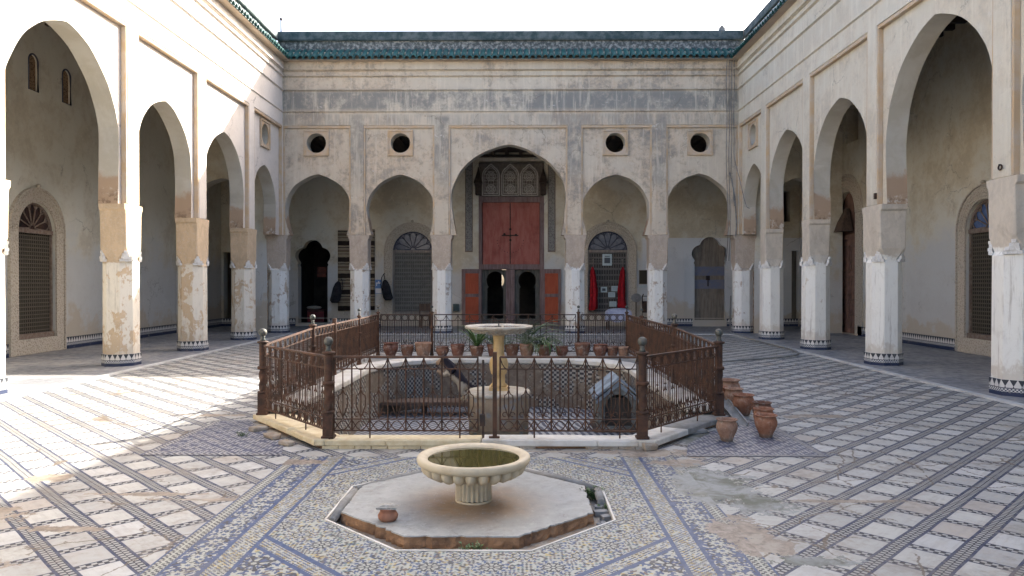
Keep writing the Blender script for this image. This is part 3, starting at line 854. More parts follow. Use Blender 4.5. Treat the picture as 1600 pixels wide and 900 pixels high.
def lobed(c, hw, z0, zt, n=44):
    """poly-lobed doorway outline: jambs, side lobes, round top lobe"""
    H = hw * 1.55; zc = zt - H
    circ = [(0, zt - hw * .58, hw * .58), (hw * .55, zc + hw * .62, hw * .47), (-hw * .55, zc + hw * .62, hw * .47),
            (hw * .52, zc + hw * .0, hw * .40), (-hw * .52, zc + hw * .0, hw * .40), (0, zc + hw * .3, hw * .7)]
    pts = []
    zc0 = zc + hw * .1
    for i in range(n + 1):
        th = pi - pi * i / n; dx, dz = cos(th), sin(th); best = .01
        for (cx, cz, r) in circ:
            ox, oz = -cx, zc0 - cz
            b = ox * dx + oz * dz; q = ox * ox + oz * oz - r * r; D = b * b - q
            if D > 0: best = max(best, -b + sqrt(D))
        pts.append((c + best * dx, zc0 + best * dz))
    return [(c + hw * .86, z0), (c - hw * .86, z0), (c - hw * .86, zc0 - hw * .1)] + pts + [(c + hw * .86, zc0 - hw * .1)]
def round_top(c, hw, z0, zl, n=24, k=1.0):
    return [(c + hw, z0), (c - hw, z0)] + [(c - hw * cos(pi * i / n), zl + k * hw * sin(pi * i / n)) for i in range(n + 1)]

def arched_door(root, Mf, c, hw, z0, zl, leaf, glass, rib, stucco, npet=7, rise=1.0):
    m = MB(); m.slab(round_top(c, hw + .30, .03, zl, 28, (hw * rise + .32) / (hw + .30)), [round_top(c, hw + .02, z0 - .12, zl, 28, rise)], .002, .045, Mf)
    m.slab(round_top(c, hw + .34, .03, zl, 28, (hw * rise + .36) / (hw + .34)), [round_top(c, hw + .302, .05, zl, 28, (hw * rise + .322) / (hw + .302))], .001, .08, Mf)
    for k in range(3):
        a = 0
        m.tube([Mf(c + (hw + .07 + k * .08) * -cos(pi * i / 24), .05, zl + (hw * rise + .09 + k * .08) * sin(pi * i / 24)) for i in range(25)], .012, 5)
    m.ball(Mf(c, .06, zl + hw * rise + .40), .05, 8, 6)
    m.build('door_surround', stucco, root)
    m = MB(); m.box(c - hw + .002, c + hw - .002, -.16, -.10, z0, zl - .05, M=Mf)
    d = m.build('arched_door', leaf, root)
    m = MB()
    m.box(c - hw, c - hw + .05, -.099, -.05, z0, zl - .05, M=Mf); m.box(c + hw - .05, c + hw, -.099, -.05, z0, zl - .05, M=Mf)
    m.box(c - hw - .0, c + hw, -.17, -.03, zl - .05, zl + .05, M=Mf)
    m.box(c - hw - .0, c + hw, -.17, -.01, z0 - .12, z0 - .002, M=Mf)
    m.build('door_frame', M['wood_frame'] if rib is M['rib_blue'] else rib, d)
    m = MB(); m.slab([(c + hw, zl + .05)] + [(c - hw * cos(pi * i / 24), max(zl + .05, zl + rise * hw * sin(pi * i / 24))) for i in range(24, -1, -1)][1:-1] + [(c - hw, zl + .05)], [], -.14, -.12, Mf)
    m.build('fanlight', glass, d)
    m = MB()
    for k in range(npet + 1):
        a = pi * k / npet
        m.tube([Mf(c + .10 * cos(a), -.10, zl + .07 + .1 * sin(a)), Mf(c + hw * .97 * cos(a), -.10, zl + .05 + rise * hw * .93 * sin(a))], .017, 5)
    for k in range(npet):
        a0 = pi * k / npet; a1 = pi * (k + 1) / npet; am = (a0 + a1) / 2
        pts = []
        for i in range(9):
            t = i / 8; a = a0 + (a1 - a0) * t; r = hw * (.72 + .20 * sin(pi * t))
            pts.append(Mf(c + r * cos(a), -.10, zl + .05 + rise * r * sin(a)))
        m.tube(pts, .016, 5)
    m.tube([Mf(c - hw * .985 * cos(pi * i / 24), -.09, zl + .02 + rise * hw * .97 * sin(pi * i / 24)) for i in range(25)], .035, 6)
    m.tube([Mf(c - .11 * cos(pi * i / 12), -.10, zl + .05 + .11 * sin(pi * i / 12)) for i in range(13)], .02, 5)
    m.build('fanlight_ribs', rib, d)
    return d

def dado(root, Mf, spans):
    for (a, b) in spans:
        me = bpy.data.meshes.new('tile_dado'); H = .30
        vs = [Mf(a, .03, .02), Mf(b, .03, .02), Mf(b, .03, .02 + H), Mf(a, .03, .02 + H), Mf(b, .0, .02 + H), Mf(a, .0, .02 + H), Mf(a, .0, .02), Mf(b, .0, .02)]
        me.from_pydata([tuple(v) for v in vs], [], [(0, 1, 2, 3), (3, 2, 4, 5), (0, 3, 5, 6), (1, 7, 4, 2)])
        ul = me.uv_layers.new(name='UVMap')
        uu = [(a, 0), (b, 0), (b, .27), (a, .27), (b, .25), (a, .25), (b, .25), (a, .25)] + [(0, .02)] * 8
        for i in range(len(ul.data)): ul.data[i].uv = uu[i]
        me.materials.append(M['dado']); o = bpy.data.objects.new('tile_dado', me); COL.objects.link(o); o.parent = root

# --- far wall
bw = thing('gallery_wall', 'cream plaster wall behind the back arcade, with the tall red doorway and two fanlight doors', 'wall')
c1, c5 = bx(488, BI), bx(1108.5, BI)
d2, d4 = bx(644.5, BI), bx(949.5, BI)
PX0, PX1 = bx(748, BI), bx(850, BI)
holes = [lobed(c1, .66, .14, 3.32), lobed(c5, .68, .26, 3.42), lobed(-10.05, .52, .14, 3.2),
         round_top(d2, .76, .46, 2.88), round_top(d4, .76, .46, 2.88),
         [(PX0, .05), (PX1, .05), (PX1, 6.32), (PX0, 6.32)],
         [(-11.32, .2), (-10.98, .2), (-10.98, 2.85), (-11.32, 2.85)],
         lobed(9.25, .5, .26, 3.0), [(10.0, 4.0), (10.3, 4.0), (10.3, 5.15), (10.0, 5.15)], [(10.36, .26), (10.62, .26), (10.62, 2.9), (10.36, 2.9)]]
m = MB(); m.slab([(LI, 0.0), (RI, 0.0), (RI, 8.0), (LI, 8.0)], holes, -.42, 0, MiB)
m.build('wall', M['inner_warm'], bw)
arched_door(bw, MiB, d2, .75, .58, 2.88, M['carved_x'], M['blueglass'], M['rib_blue'], M['stucco'], 7)
D4 = arched_door(bw, MiB, d4, .75, .58, 2.88, M['gate_x'], M['blueglass'], M['rib_blue'], M['stucco'], 7)
dado(bw, MiB, [(-11.4, -8.55), (-7.25, -5.3), (4.6, 6.6), (7.9, 10.6)])
# flat raised rectangles round the lobed doors
m = MB()
for c, hw in ((c1, .66), (c5, .68)):
    m.slab([(c - 1.0, .32), (c + 1.0, .32), (c + 1.0, 3.85), (c - 1.0, 3.85)], [[(c - .93, .34), (c + .93, .34), (c + .93, 3.78), (c - .93, 3.78)]], .001, .03, MiB)
    o = [(p - c) for p, q in lobed(c, hw, .3, 3.4)]
m.box(bx(513, BI) + .52, bx(513, BI) + .56, .001, .03, .4, 3.8, M=MiB)
m.box(-5.5, -5.47, .001, .03, .4, 3.75, M=MiB)
m.build('wall_moulding', M['inner_warm'], bw)
# old plank door with the blue-grey band in the right lobed opening
m = MB()
for k in range(4):
    x0 = c5 - .60 + k * .302
    m.box(x0, x0 + .295, -.22, -.17, .26, 3.4, M=MiB)
dd = m.build('plank_door', M['wood_grey'], bw); dd['label'] = 'weathered grey plank door with a blue-grey band'
m = MB(); m.box(c5 - .6, c5 + .6, -.169, -.14, 1.95, 2.30, M=MiB); m.box(c5 - .6, c5 + .6, -.169, -.145, 1.45, 1.8, M=MiB)
m.build('painted_band', simple('blue_grey_band', (.15, .17, .24), (.20, .19, .21), 6, .8, .3), dd)
m = MB(); m.box(c5 - .12, c5 + .02, -.139, -.09, 1.78, 1.95, M=MiB); m.tube([MiB(c5 - .05, -.1, 1.8), MiB(c5 - .05, -.1, 1.55)], .02); m.build('bolt', M['iron_black'], dd)
m = MB(); m.box(10.30, 10.66, -.3, -.24, .26, 2.9, M=MiB); m.build('plank_door', M['wood_grey'], bw)

# --- the great doorway
def zz(y): return bz(y, BI)
def xx(x): return bx(x, BI)
m = MB()
m.box(PX0, xx(753), -.30, .03, .05, zz(307), M=MiB); m.box(xx(843.5), PX1, -.30, .03, .05, zz(307), M=MiB)
m.box(xx(753) + .001, xx(843.5) - .001, -.30, .02, zz(316), zz(308), M=MiB)
m.box(xx(753) + .001, xx(843.5) - .001, -.30, .05, zz(421), zz(413), M=MiB)
portal = m.build('great_door', M['wood_purple'], bw); portal['label'] = 'tall double door with faded red upper leaves'
for (a, b) in ((754, 796.6), (797.4, 843)):
    m = MB(); m.box(xx(a), xx(b), -.16, -.08, zz(412.8), zz(316.2), M=MiB)
    for k in range(1, 5):
        x = xx(a) + (xx(b) - xx(a)) * k / 5; m.box(x - .006, x + .006, -.081, -.074, zz(412), zz(317), M=MiB)
    pn = m.build('red_leaf', M['red_door'], portal)
m = MB()
for (px, py) in ((788, 366), (797.3, 358), (806, 367), (797.3, 375), (797.3, 368)):
    m.ball(MiB(xx(px), -.05, zz(py)), .045, 8, 6)
m.box(xx(784), xx(810), -.078, -.045, zz(368.6), zz(367), M=MiB)
for k in range(15):
    a = pi + pi * k / 14; m.ball(MiB(xx(797.3) + .5 * cos(a), -.075, zz(376) + .45 * sin(a)), .016, 6, 4)
m.box(xx(796.4), xx(797.9), -.079, -.05, zz(412), zz(317), M=MiB)
m.build('knocker_and_bolt', M['iron_black'], portal)
m = MB(); m.box(xx(790.5), xx(797), -.26, .04, .05, zz(421.5), M=MiB); m.box(xx(797.6), xx(804), -.26, .035, .05, zz(421.5), M=MiB)
m.build('mullion', M['wood_purple'], portal)
for (a, b, cc) in ((753, 790.5, 773.5), (804, 843.5, 824)):
    c = xx(cc); r = .345; zt = zz(424)
    hs = [(c + .31, .30), (c - .31, .30), (c - .31, 1.45), (c - .24, 1.52)] + [(c - r * cos(t), zt - r + r * sin(t)) for t in [(-.75 + (pi + 1.5) * i / 20) for i in range(21)]] + [(c + .24, 1.52), (c + .31, 1.45)]
    m = MB(); m.slab([(xx(a) + .002, .06), (xx(b) - .002, .06), (xx(b) - .002, zz(421.6)), (xx(a) + .002, zz(421.6))], [hs], -.22, -.15, MiB)
    m.build('horseshoe_door_frame', M['greenwood'], portal)
# lattice over the doors
m = MB(); m.box(PX0 + .02, PX1 - .02, -.20, -.12, zz(306.8), 6.27, M=MiB)
lat = m.build('lattice_panel', simple('lattice_back', (.12, .10, .085), (.18, .155, .13), 10, .8, .3), portal)
for k, cc in enumerate((767, 797.5, 827)):
    c = xx(cc); hw = .325; zb = zz(306) + .03; zl = zz(275)
    m = MB()
    def out(q): return [MiB(c - (hw - q), -.10, zb + q)] + [MiB(c - (hw - q) * cos(pi * i / 14) * (1 if 0 < i < 14 else 1), -.10, zl + (hw - q) * sin(pi * i / 14) * 1.15 + (.09 * (1 - abs(i - 7) / 2) if abs(i - 7) < 2 else 0)) for i in range(15)] + [MiB(c + (hw - q), -.10, zb + q)]
    m.tube(out(0), .028, 5, closed=True); m.tube(out(.06), .017, 5, closed=True)
    for (zc) in (zz(295), zz(275)):
        for rr in (.17, .11, .05):
            m.tube([MiB(c + rr * cos(2 * pi * i / 16), -.105, zc + rr * sin(2 * pi * i / 16)) for i in range(16)], .016, 4, closed=True)
        for i in range(8):
            a = pi * i / 4 + pi / 8
            m.tube([MiB(c + .05 * cos(a), -.105, zc + .05 * sin(a)), MiB(c + .22 * cos(a), -.105, zc + .22 * sin(a))], .009, 4)
    for q in (-.2, -.1, 0, .1, .2):
        m.tube([MiB(c + q, -.11, zb + .05), MiB(c + q, -.11, zl + .2)], .006, 4)
    for i in range(9):
        z = zb + .08 + i * .12
        m.tube([MiB(c - .25, -.11, z), MiB(c + .25, -.11, z)], .006, 4)
    m.build('arched_lattice', M['lattice_white'], lat)
# open half-height shutters
for sg, (a, b) in ((-1, (721.5, 752)), (1, (845.5, 876))):
    m = MB(); x0, x1 = xx(a), xx(b); z0, z1 = .06, zz(420.5); t = .05
    for (p, q, r, s) in ((x0, x0 + .14, z0, z1), (x1 - .10, x1, z0, z1), (x0 + .141, x1 - .101, z1 - .16, z1), (x0 + .141, x1 - .101, zz(464), zz(459)), (x0 + .141, x1 - .101, z0, z0 + .12)):
        m.box(p, q, .04, .10, r, s, M=MiB)
    o = m.build('open_shutter', M['wood_purple'], bw); o['label'] = 'open half-height shutter with orange-red panels'
    for (r, s) in ((z0 + .121, zz(464) - .001), (zz(459) + .001, z1 - .161)):
        m = MB(); m.box(x0 + .142, x1 - .102, .055, .08, r, s, M=MiB); m.build('orange_panel', M['orange_door'], o)
# carved strips and bracketed hoods
for (a, b) in ((728, 737.5), (857, 866.5)):
    m = MB(); m.slab([(xx(a) - .03, 2.85), (xx(b) + .03, 2.85), (xx(b) + .03, 6.3), (xx(a) - .03, 6.3)], [[(xx(a), 2.9), (xx(b), 2.9), (xx(b), 6.26), (xx(a), 6.26)]], .001, .03, MiB)
    m.build('strip_frame', M['rib_brown'], bw)
    m = MB(); m.box(xx(a) + .001, xx(b) - .001, .001, .015, 2.901, 6.259, M=MiB); m.build('carved_strip', M['stucco_grey'], bw)
for cc in (747.5, 848.5):
    c = xx(cc); m = MB(); q = zz(287)
    base = lambda w, dd, z: [MiB(c - w, .03, z), MiB(c + w, .03, z), MiB(c + w, dd, z), MiB(c - w, dd, z)]
    m.loft([base(.16, .30, q), base(.15, .28, q + .05), base(.04, .12, q + .45), base(.01, .06, q + .62)])
    m.loft([base(.09, .12, q - .45), base(.11, .16, q - .42), base(.11, .18, q - .15), base(.13, .24, q - .05), base(.13, .24, q - .002)])
    m.build('hood_bracket', simple('dark_hood', (.035, .025, .02), (.07, .05, .04), 8, .8, .3), bw)
m = MB(); m.box(-2.3, 1.7, .002, .10, 6.45, 6.55, M=MiB); m.build('beam', M['ceiling'], bw)

# --- left and right gallery walls
lw = thing('gallery_wall', 'shaded plaster wall of the left gallery with a dark carved door and two small arched windows high up', 'wall')
def small_win(c): return [(c + .17, 6.2), (c - .17, 6.2)] + [(c - .17 * cos(pi * i / 12), 6.88 + .17 * sin(pi * i / 12)) for i in range(13)]
m = MB(); m.slab([(-8, 0), (BI - .002, 0), (BI - .002, 8.0), (-8, 8.0)], [round_top(17.37, .68, .36, 2.90), small_win(17.28), small_win(18.55), round_top(9.0, .68, .36, 2.9)], -.40, 0, MiL)
m.build('wall', M['inner'], lw)
arched_door(lw, MiL, 17.37, .67, .50, 2.90, M['carved_y'], M['darkglass'], M['rib_brown'], M['stucco'], 7)
arched_door(lw, MiL, 9.0, .67, .50, 2.90, M['carved_y'], M['darkglass'], M['rib_brown'], M['stucco'], 7)
dado(lw, MiL, [(-8, 16.3), (18.4, 28.15), (16.3, 18.4)])
for c in (17.28, 18.55):
    m = MB(); m.slab([(p, q) for p, q in small_win(c)], [], -.10, -.06, MiL)
    o = m.build('lattice_window', m_carved('window_lattice', (.30, .20, .12), (.08, .05, .03), 26) if c < 18 else bpy.data.materials['window_lattice'], lw)
    m = MB(); m.tube([MiL(p, -.0, q) for p, q in small_win(c)], .022, 5, closed=True); m.build('window_frame', M['rib_blue'], o)
rw = thing('gallery_wall', 'ochre-stained plaster wall of the right gallery with a blue fanlight door and an old red-brown door', 'wall')
m = MB(); m.slab([(-8, 0), (BI - .002, 0), (BI - .002, 8.0), (-8, 8.0)],
                 [round_top(17.0, .70, .36, 2.90), round_top(24.2, .70, .04, 3.85, 20, 1.15), [(23.35, 6.2), (24.25, 6.2), (24.25, 7.35), (23.35, 7.35)], round_top(9.0, .7, .36, 2.9)], -.40, 0, MiR)
m.build('wall', M['inner_warm'], rw)
arched_door(rw, MiR, 17.0, .69, .50, 2.90, M['carved_y'], M['blueglass2'], M['rib_brown'], M['stucco'], 7)
arched_door(rw, MiR, 9.0, .69, .50, 2.90, M['carved_y'], M['blueglass2'], M['rib_brown'], M['stucco'], 7)
dado(rw, MiR, [(-8, 15.95), (15.95, 18.05), (18.05, 23.3), (25.1, 25.0 + 3.1)])
m = MB()
for k in range(5): m.tube([MiR(24.2 - (.76 + k * .09) * cos(pi * i / 20), .03, 3.9 + (.85 + k * .1) * sin(pi * i / 20)) for i in range(21)], .035, 5)
m.slab(round_top(24.2, 1.2, .04, 3.9, 24, 1.1), [round_top(24.2, .71, .045, 3.86, 24, 1.15)], .001, .03, MiR)
m.build('door_surround', M['stucco'], rw)
m = MB()
for k in range(6): m.box(23.5 + k * .234, 23.5 + k * .234 + .226, -.22, -.15, .04, 3.1 if k < 99 else 0, M=MiR)
m.box(23.5, 24.9, -.2, -.10, 3.1, 3.25, M=MiR); m.box(23.5, 24.9, -.22, -.16, 3.25, 4.66, M=MiR)
dr = m.build('old_door', simple('red_brown_boards', (.22, .125, .095), (.15, .09, .07), 5, .85, .4, coords='pos'), rw)
m = MB()
for (a, b) in ((23.6, 24.15), (24.25, 24.8)):
    for (p, q) in ((.2, 1.0), (1.1, 1.9), (2.0, 2.9)): m.slab([(a, p), (b, p), (b, q), (a, q)], [[(a + .06, p + .06), (b - .06, p + .06), (b - .06, q - .06), (a + .06, q - .06)]], -.149, -.12, MiR)
m.box(24.1, 24.3, -.119, -.06, 1.3, 1.38, M=MiR); m.box(24.17, 24.22, -.119, -.05, 1.0, 1.4, M=MiR)
m.build('door_panel_trim', simple('red_brown_trim', (.19, .11, .09), (.12, .08, .06), 6, .85, .3, coords='pos'), dr)
m = MB(); q = 3.35
for dd, z in ((.0, 0), ): m.loft([[MiR(24.2 - .36, -.08, q), MiR(24.2 + .36, -.08, q), MiR(24.2 + .36, .30, q), MiR(24.2 - .36, .30, q)],
     [MiR(24.2 - .3, -.08, q + .15), MiR(24.2 + .3, -.08, q + .15), MiR(24.2 + .3, .25, q + .15), MiR(24.2 - .3, .25, q + .15)],
     [MiR(24.2 - .04, -.08, q + .75), MiR(24.2 + .04, -.08, q + .75), MiR(24.2 + .04, .02, q + .75), MiR(24.2 - .04, .02, q + .75)]])
m.build('door_hood', M['wood_dark'], dr)

# --- dark rooms behind (floor, far wall, partitions), with one bright gap to a garden behind
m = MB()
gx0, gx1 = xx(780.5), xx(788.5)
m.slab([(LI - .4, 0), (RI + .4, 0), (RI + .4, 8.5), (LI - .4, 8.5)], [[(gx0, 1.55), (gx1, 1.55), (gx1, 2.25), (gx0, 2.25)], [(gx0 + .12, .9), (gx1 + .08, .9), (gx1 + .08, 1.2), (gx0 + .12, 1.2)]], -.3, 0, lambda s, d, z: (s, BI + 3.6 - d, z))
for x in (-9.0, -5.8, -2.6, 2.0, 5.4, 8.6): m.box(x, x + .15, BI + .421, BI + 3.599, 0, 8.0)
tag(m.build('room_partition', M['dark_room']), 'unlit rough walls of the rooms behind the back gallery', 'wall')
m = MB(); m.box(LI - .41, LI - .75, -8, BI + 3.9, 0, 9.3); m.box(RI + .41, RI + .75, -8, BI + 3.9, 0, 9.3); m.box(LI - .4, RI + .4, BI + 3.91, BI + 4.1, 8.2, 9.3)
tag(m.build('outer_wall', M['outer']), 'plain ochre outside walls of the building behind the galleries', 'wall')
# ------------------------------------------------------------ pool, its rim and its walls
m = MB(); n = len(pool_in)
vs = [(p[0], p[1], PZ) for p in pool_in]; m.add(vs, [tuple(range(n))])
tag(m.build('pool_floor', M['poolfloor'], recalc=False), kind='structure')
pool = thing('sunken_pool', 'dry sunken pool with peeling tiled sides and a pale marble rim inside the iron railing', 'pool', (0, 0, 0))
m = MB()
for i in range(n):
    a = pool_in[i]; b = pool_in[(i + 1) % n]
    zt = .0 if (a[1] < 9.1 and b[1] < 9.1) else .10
    m.add([(a[0], a[1], PZ), (b[0], b[1], PZ), (b[0], b[1], zt), (a[0], a[1], zt)], [(0, 1, 2, 3)])
m.build('pool_wall', M['poolwall'], pool, recalc=False)
def ringpiece(mb, outer, inner, z0, z1, bev=.015):
    k = len(outer); o = len(mb.v)
    vs = [(x, y, z1) for x, y in outer] + [(x, y, z1) for x, y in inner] + [(x, y, z0) for x, y in outer] + [(x, y, z0) for x, y in inner]
    fs = []
    for i in range(k - 1):
        fs += [(i, i + 1, k + i + 1, k + i), (2 * k + i, 3 * k + i, 3 * k + i + 1, 2 * k + i + 1), (i, 2 * k + i, 2 * k + i + 1, i + 1), (k + i, k + i + 1, 3 * k + i + 1, 3 * k + i)]
    fs += [(0, k, 3 * k, 2 * k), (k - 1, 3 * k - 1, 4 * k - 1, 2 * k - 1)]
    fs[-1] = (k - 1, 3 * k - 1, 4 * k - 1, 2 * k + k - 1) if False else (k - 1, 2 * k - 1, 4 * k - 1, 3 * k - 1)
    mb.add(vs, fs)
# front kerb: three runs of marble slabs with joints
kerb_in = [(AX - 2.40, 9.02), (AX - 1.53, 7.78), (AX + 1.53, 7.78), (AX + 2.40, 9.02)]
kerb_out = [(AX - 2.90, 8.98), (AX - 1.74, 7.50), (AX + 1.74, 7.50), (AX + 2.90, 8.98)]
cuts = [(0, [0, .28, .62, 1]), (1, [0, .03, .21, .49, .83, .95, 1]), (2, [0, .4, .75, 1])]
for seg, cs in cuts:
    for i in range(len(cs) - 1):
        m = MB()
        P = lambda L, t: (L[seg][0] + (L[seg + 1][0] - L[seg][0]) * t, L[seg][1] + (L[seg + 1][1] - L[seg][1]) * t)
        a, b = cs[i] + .0012, cs[i + 1] - .0012
        j = random.uniform(-.006, .004)
        ringpiece(m, [P(kerb_out, a), P(kerb_out, b)], [P(kerb_in, a), P(kerb_in, b)], .03, .092 + j)
        m.build('kerb_slab', M['marble_yellow'] if seg == 0 or (seg == 1 and i < 3) else (M['cement'] if seg == 2 and i > 0 else M['marble']), pool, bevel=.008)
m = MB()
k2o = [(AX - 2.84, 8.98), (AX - 1.69, 7.545), (AX + 1.69, 7.545), (AX + 2.84, 8.98)]
ringpiece(m, k2o, kerb_in, -.05, .0295); m.build('kerb_footing', M['slabside'], pool)
for i in range(20):
    x0 = AX - 1.66 + i * .168
    if i in (8, 13, 14, 15): continue
    m = MB(); m.box(x0 + .002, x0 + .162, 7.508, 7.545, -.01, .028 + .003 * (i % 3)); m.build('kerb_brick', M['marble_yellow'] if i < 7 else M['earth'], pool, bevel=.003)
# rim round the sides and back
def off(L, d):
    return L
half_in = [(2.42, 9.06), (2.32, 11.2), (2.30, 12.9), (2.16, 13.6), (1.85, 14.1), (1.4, 14.4), (.7, 14.52), (0, 14.54)]
half_md = [(2.72, 9.06), (2.64, 11.2), (2.62, 13.0), (2.46, 13.8), (2.08, 14.38), (1.52, 14.74), (.76, 14.86), (0, 14.88)]
half_ot = [(2.85, 9.06), (2.78, 11.2), (2.72, 13.0), (2.70, 15.5), (2.10, 15.5), (1.52, 15.5), (.76, 15.5), (0, 15.5)]
full = lambda H: [(AX - a, b) for a, b in H] + [(AX + a, b) for a, b in reversed(H[:-1])]
m = MB(); hi = [(a - .03, b - (.03 if b > 13 else 0)) for a, b in half_in]
ringpiece(m, full(half_md), full(hi), .10, .205); m.build('pool_rim', M['marble'], pool, bevel=.02)
m = MB(); ringpiece(m, full(half_ot), full([(a + .002, b + .002) for a, b in half_md]), -.02, .17); m.build('pool_terrace', M['cement'], pool)
# timber ledge at the foot of the back wall
m = MB(); m.box(bx(585, 13.6), bx(738, 13.6), 13.45, 13.98, PZ + .20, PZ + .26)
for px in (590, 660, 733): m.box(bx(px, 13.6) - .04, bx(px, 13.6) + .04, 13.75, 13.95, PZ, PZ + .198)
tag(m.build('low_ledge', M['wood_dark']), 'low weathered plank ledge at the foot of the pool wall, under the leaping dog', 'ledge')

# ------------------------------------------------------------ iron railing
RZ = .09
fpts = {'P1': (AX - 1.62, 7.62), 'P0': (AX - 2.77, 8.97), 'A': (AX - 2.66, 10.75), 'Am': (AX - 2.63, 11.9), 'B': (AX - 2.60, 13.6), 'C': (AX - 2.58, 15.32), 'D': (AX - 1.46, 15.32),
        'E': (AX + 1.58, 15.32), 'F': (AX + 2.58, 15.32), 'Gp': (AX + 2.60, 13.6), 'H': (AX + 2.66, 11.0), 'P3': (AX + 2.77, 8.97), 'P2': (AX + 1.62, 7.62)}
def zg(k): return .09 if k in ('P0', 'P1', 'P2', 'P3') else .19
rail = thing('iron_railing', 'rusty wrought-iron railing with ball-topped posts round the sunken pool', 'railing')
def post(k, big=1.0, ball=True):
    x, y = fpts[k]; z = zg(k); m = MB(); w_ = .051 * big
    H = 1.0
    m.box(x - w_ * 1.25, x + w_ * 1.25, y - w_ * 1.25, y + w_ * 1.25, z - .01, z + .025)
    m.box(x - w_, x + w_, y - w_, y + w_, z + .025, z + .26)
    tw = lambda z0: [(w_ * 1.02 * cos(pi / 2 * i + z0), w_ * 1.02 * sin(pi / 2 * i + z0)) for i in range(4)]
    rings = []
    N = 30
    for i in range(N + 1):
        zz_ = z + .26 + (.30 * i / N); a0 = 9 * i / N
        rings.append([(x + w_ * (1.0 + .16 * cos(3 * (2 * pi * q / 12) - a0 * 1.6)) * cos(2 * pi * q / 12) * .86, y + w_ * (1.0 + .16 * cos(3 * (2 * pi * q / 12) - a0 * 1.6)) * sin(2 * pi * q / 12) * .86, zz_) for q in range(12)])
    m.loft(rings, smooth=True)
    m.lathe([(w_ * 1.2, z + .255), (w_ * 1.3, z + .27), (w_ * 1.2, z + .285)], (x, y, 0), 14, cap0=True, cap1=True)
    m.lathe([(w_ * 1.2, z + .55), (w_ * 1.32, z + .57), (w_ * 1.2, z + .59)], (x, y, 0), 14, cap0=True, cap1=True)
    m.lathe([(w_ * .86, z + .585), (w_ * .86, z + .86)], (x, y, 0), 14)
    m.lathe([(w_ * .86, z + .86), (w_ * 1.35, z + .875), (w_ * 1.35, z + .89), (w_ * .5, z + .90)], (x, y, 0), 14, cap0=True, cap1=True)
    o = m.build('post', M['rust'], rail)
    if ball:
        m = MB(); m.lathe([(w_ * .75, z + .895), (w_ * .55, z + .92), (w_ * .45, z + .94), (w_ * .62, z + .955)], (x, y, 0), 12, cap0=True, cap1=True)
        m.ball((x, y, z + 1.0), .049 * big, 14, 10); m.build('ball_finial', M['ironball'], o)
    return o
for k in ('P0', 'P1', 'P2', 'P3'): post(k, 1.0)
for k in ('A', 'H'): post(k, .85)
for k in ('B', 'C', 'D', 'E', 'Gp', 'F'): post(k, .62)
def circle(mb, c, ux, r, a0=0, a1=2 * pi, n=12, t=.006, closed=False):
    pts = [Vector(c) + ux * (r * cos(a0 + (a1 - a0) * i / n)) + Vector((0, 0, r * sin(a0 + (a1 - a0) * i / n))) for i in range(n + (0 if closed else 1))]
    mb.tube(pts, t, 4, closed=closed, cap=False)
def panel(ka, kb, dense=1, mat='rust', step=.187, wave=True, band='arc'):
    A = Vector((*fpts[ka], 0)); B = Vector((*fpts[kb], 0)); za = zg(ka); zb = zg(kb)
    D = B - A; L = D.length; u = D / L; a0 = .055; L2 = L - .11; N = max(2, round(L2 / step)); st = L2 / N
    m = MB(); z0 = lambda t: za + (zb - za) * t / L
    def P(t, z): p = A + u * t; return Vector((p.x, p.y, z + z0(t)))
    T1, T2, B1, B2 = .84, .71, .19, .07
    def hbar(z, hh, ww):
        v = []
        n_ = Vector((-u.y, u.x, 0)) * ww
        r0 = [P(a0, z) - n_, P(a0, z) + n_, P(a0, z + hh) + n_, P(a0, z + hh) - n_]; r1 = [P(L - a0, z) - n_, P(L - a0, z) + n_, P(L - a0, z + hh) + n_, P(L - a0, z + hh) - n_]
        m.loft([r0, r1])
    hbar(T1 - .012, .02, .017); hbar(T2, .011, .008); hbar(B1, .011, .008); hbar(B2, .013, .009)
    for i in range(N + 1):
        t = a0 + i * st
        m.tube([P(t, B2 + .01), P(t, T1)], .0085, 4, smooth=False)
        if i == N: break
        tm = t + st / 2
        # band between the two upper rails
        if band == 'arc':
            m.tube([P(t + st * q / 8, T1 - .012 - (T1 - T2) * .95 * sin(pi * q / 8) ** .7) for q in range(9)], .0055, 4, cap=False)
        else:
            circle(m, P(tm, (T1 + T2) / 2), u, (T1 - T2) * .44, closed=True)
            m.tube([P(t + st * .12, T2 + .01), P(t + st * .12, T1)], .004, 4); m.tube([P(t + st * .88, T2 + .01), P(t + st * .88, T1)], .004, 4)
        # middle bar with a tulip head and scrolls
        m.tube([P(tm, B1), P(tm, T2)], .006, 4, smooth=False)
        for sg in (-1, 1):
            m.tube([P(tm, .50), P(tm + sg * st * .10, .455), P(tm + sg * st * .24, .44), P(tm + sg * st * .26, .40), P(tm + sg * st * .25, .33), P(tm + sg * st * .10, .26), P(tm, .21)], .0055, 4, cap=False)
            circle(m, P(tm + sg * st * .22, .245), u, .024, 0, 1.6 * pi, 8, .005)
            if dense:
                m.tube([P(tm + sg * st * .25, B2), P(tm + sg * st * .25, T2)], .0052, 4, smooth=False)
        m.ball(P(tm, .52), .013, 6, 5)
        if wave:
            m.tube([P(t + st * q / 8, B1 - (B1 - B2) * .9 * sin(pi * q / 8)) for q in range(9)], .0055, 4, cap=False)
            m.tube([P(t + st * q / 8, B2 + (B1 - B2) * .9 * sin(pi * q / 8)) for q in range(9)], .005, 4, cap=False)
        if i % 5 == 2: m.tube([P(t, 0), P(t, B2)], .008, 4)
    return m.build('railing_panel', M[mat], rail)
fpts['G1'] = (AX - .02, 7.62); fpts['G2'] = (AX + .10, 7.62)
def zgx(k): return .09
_z = zg
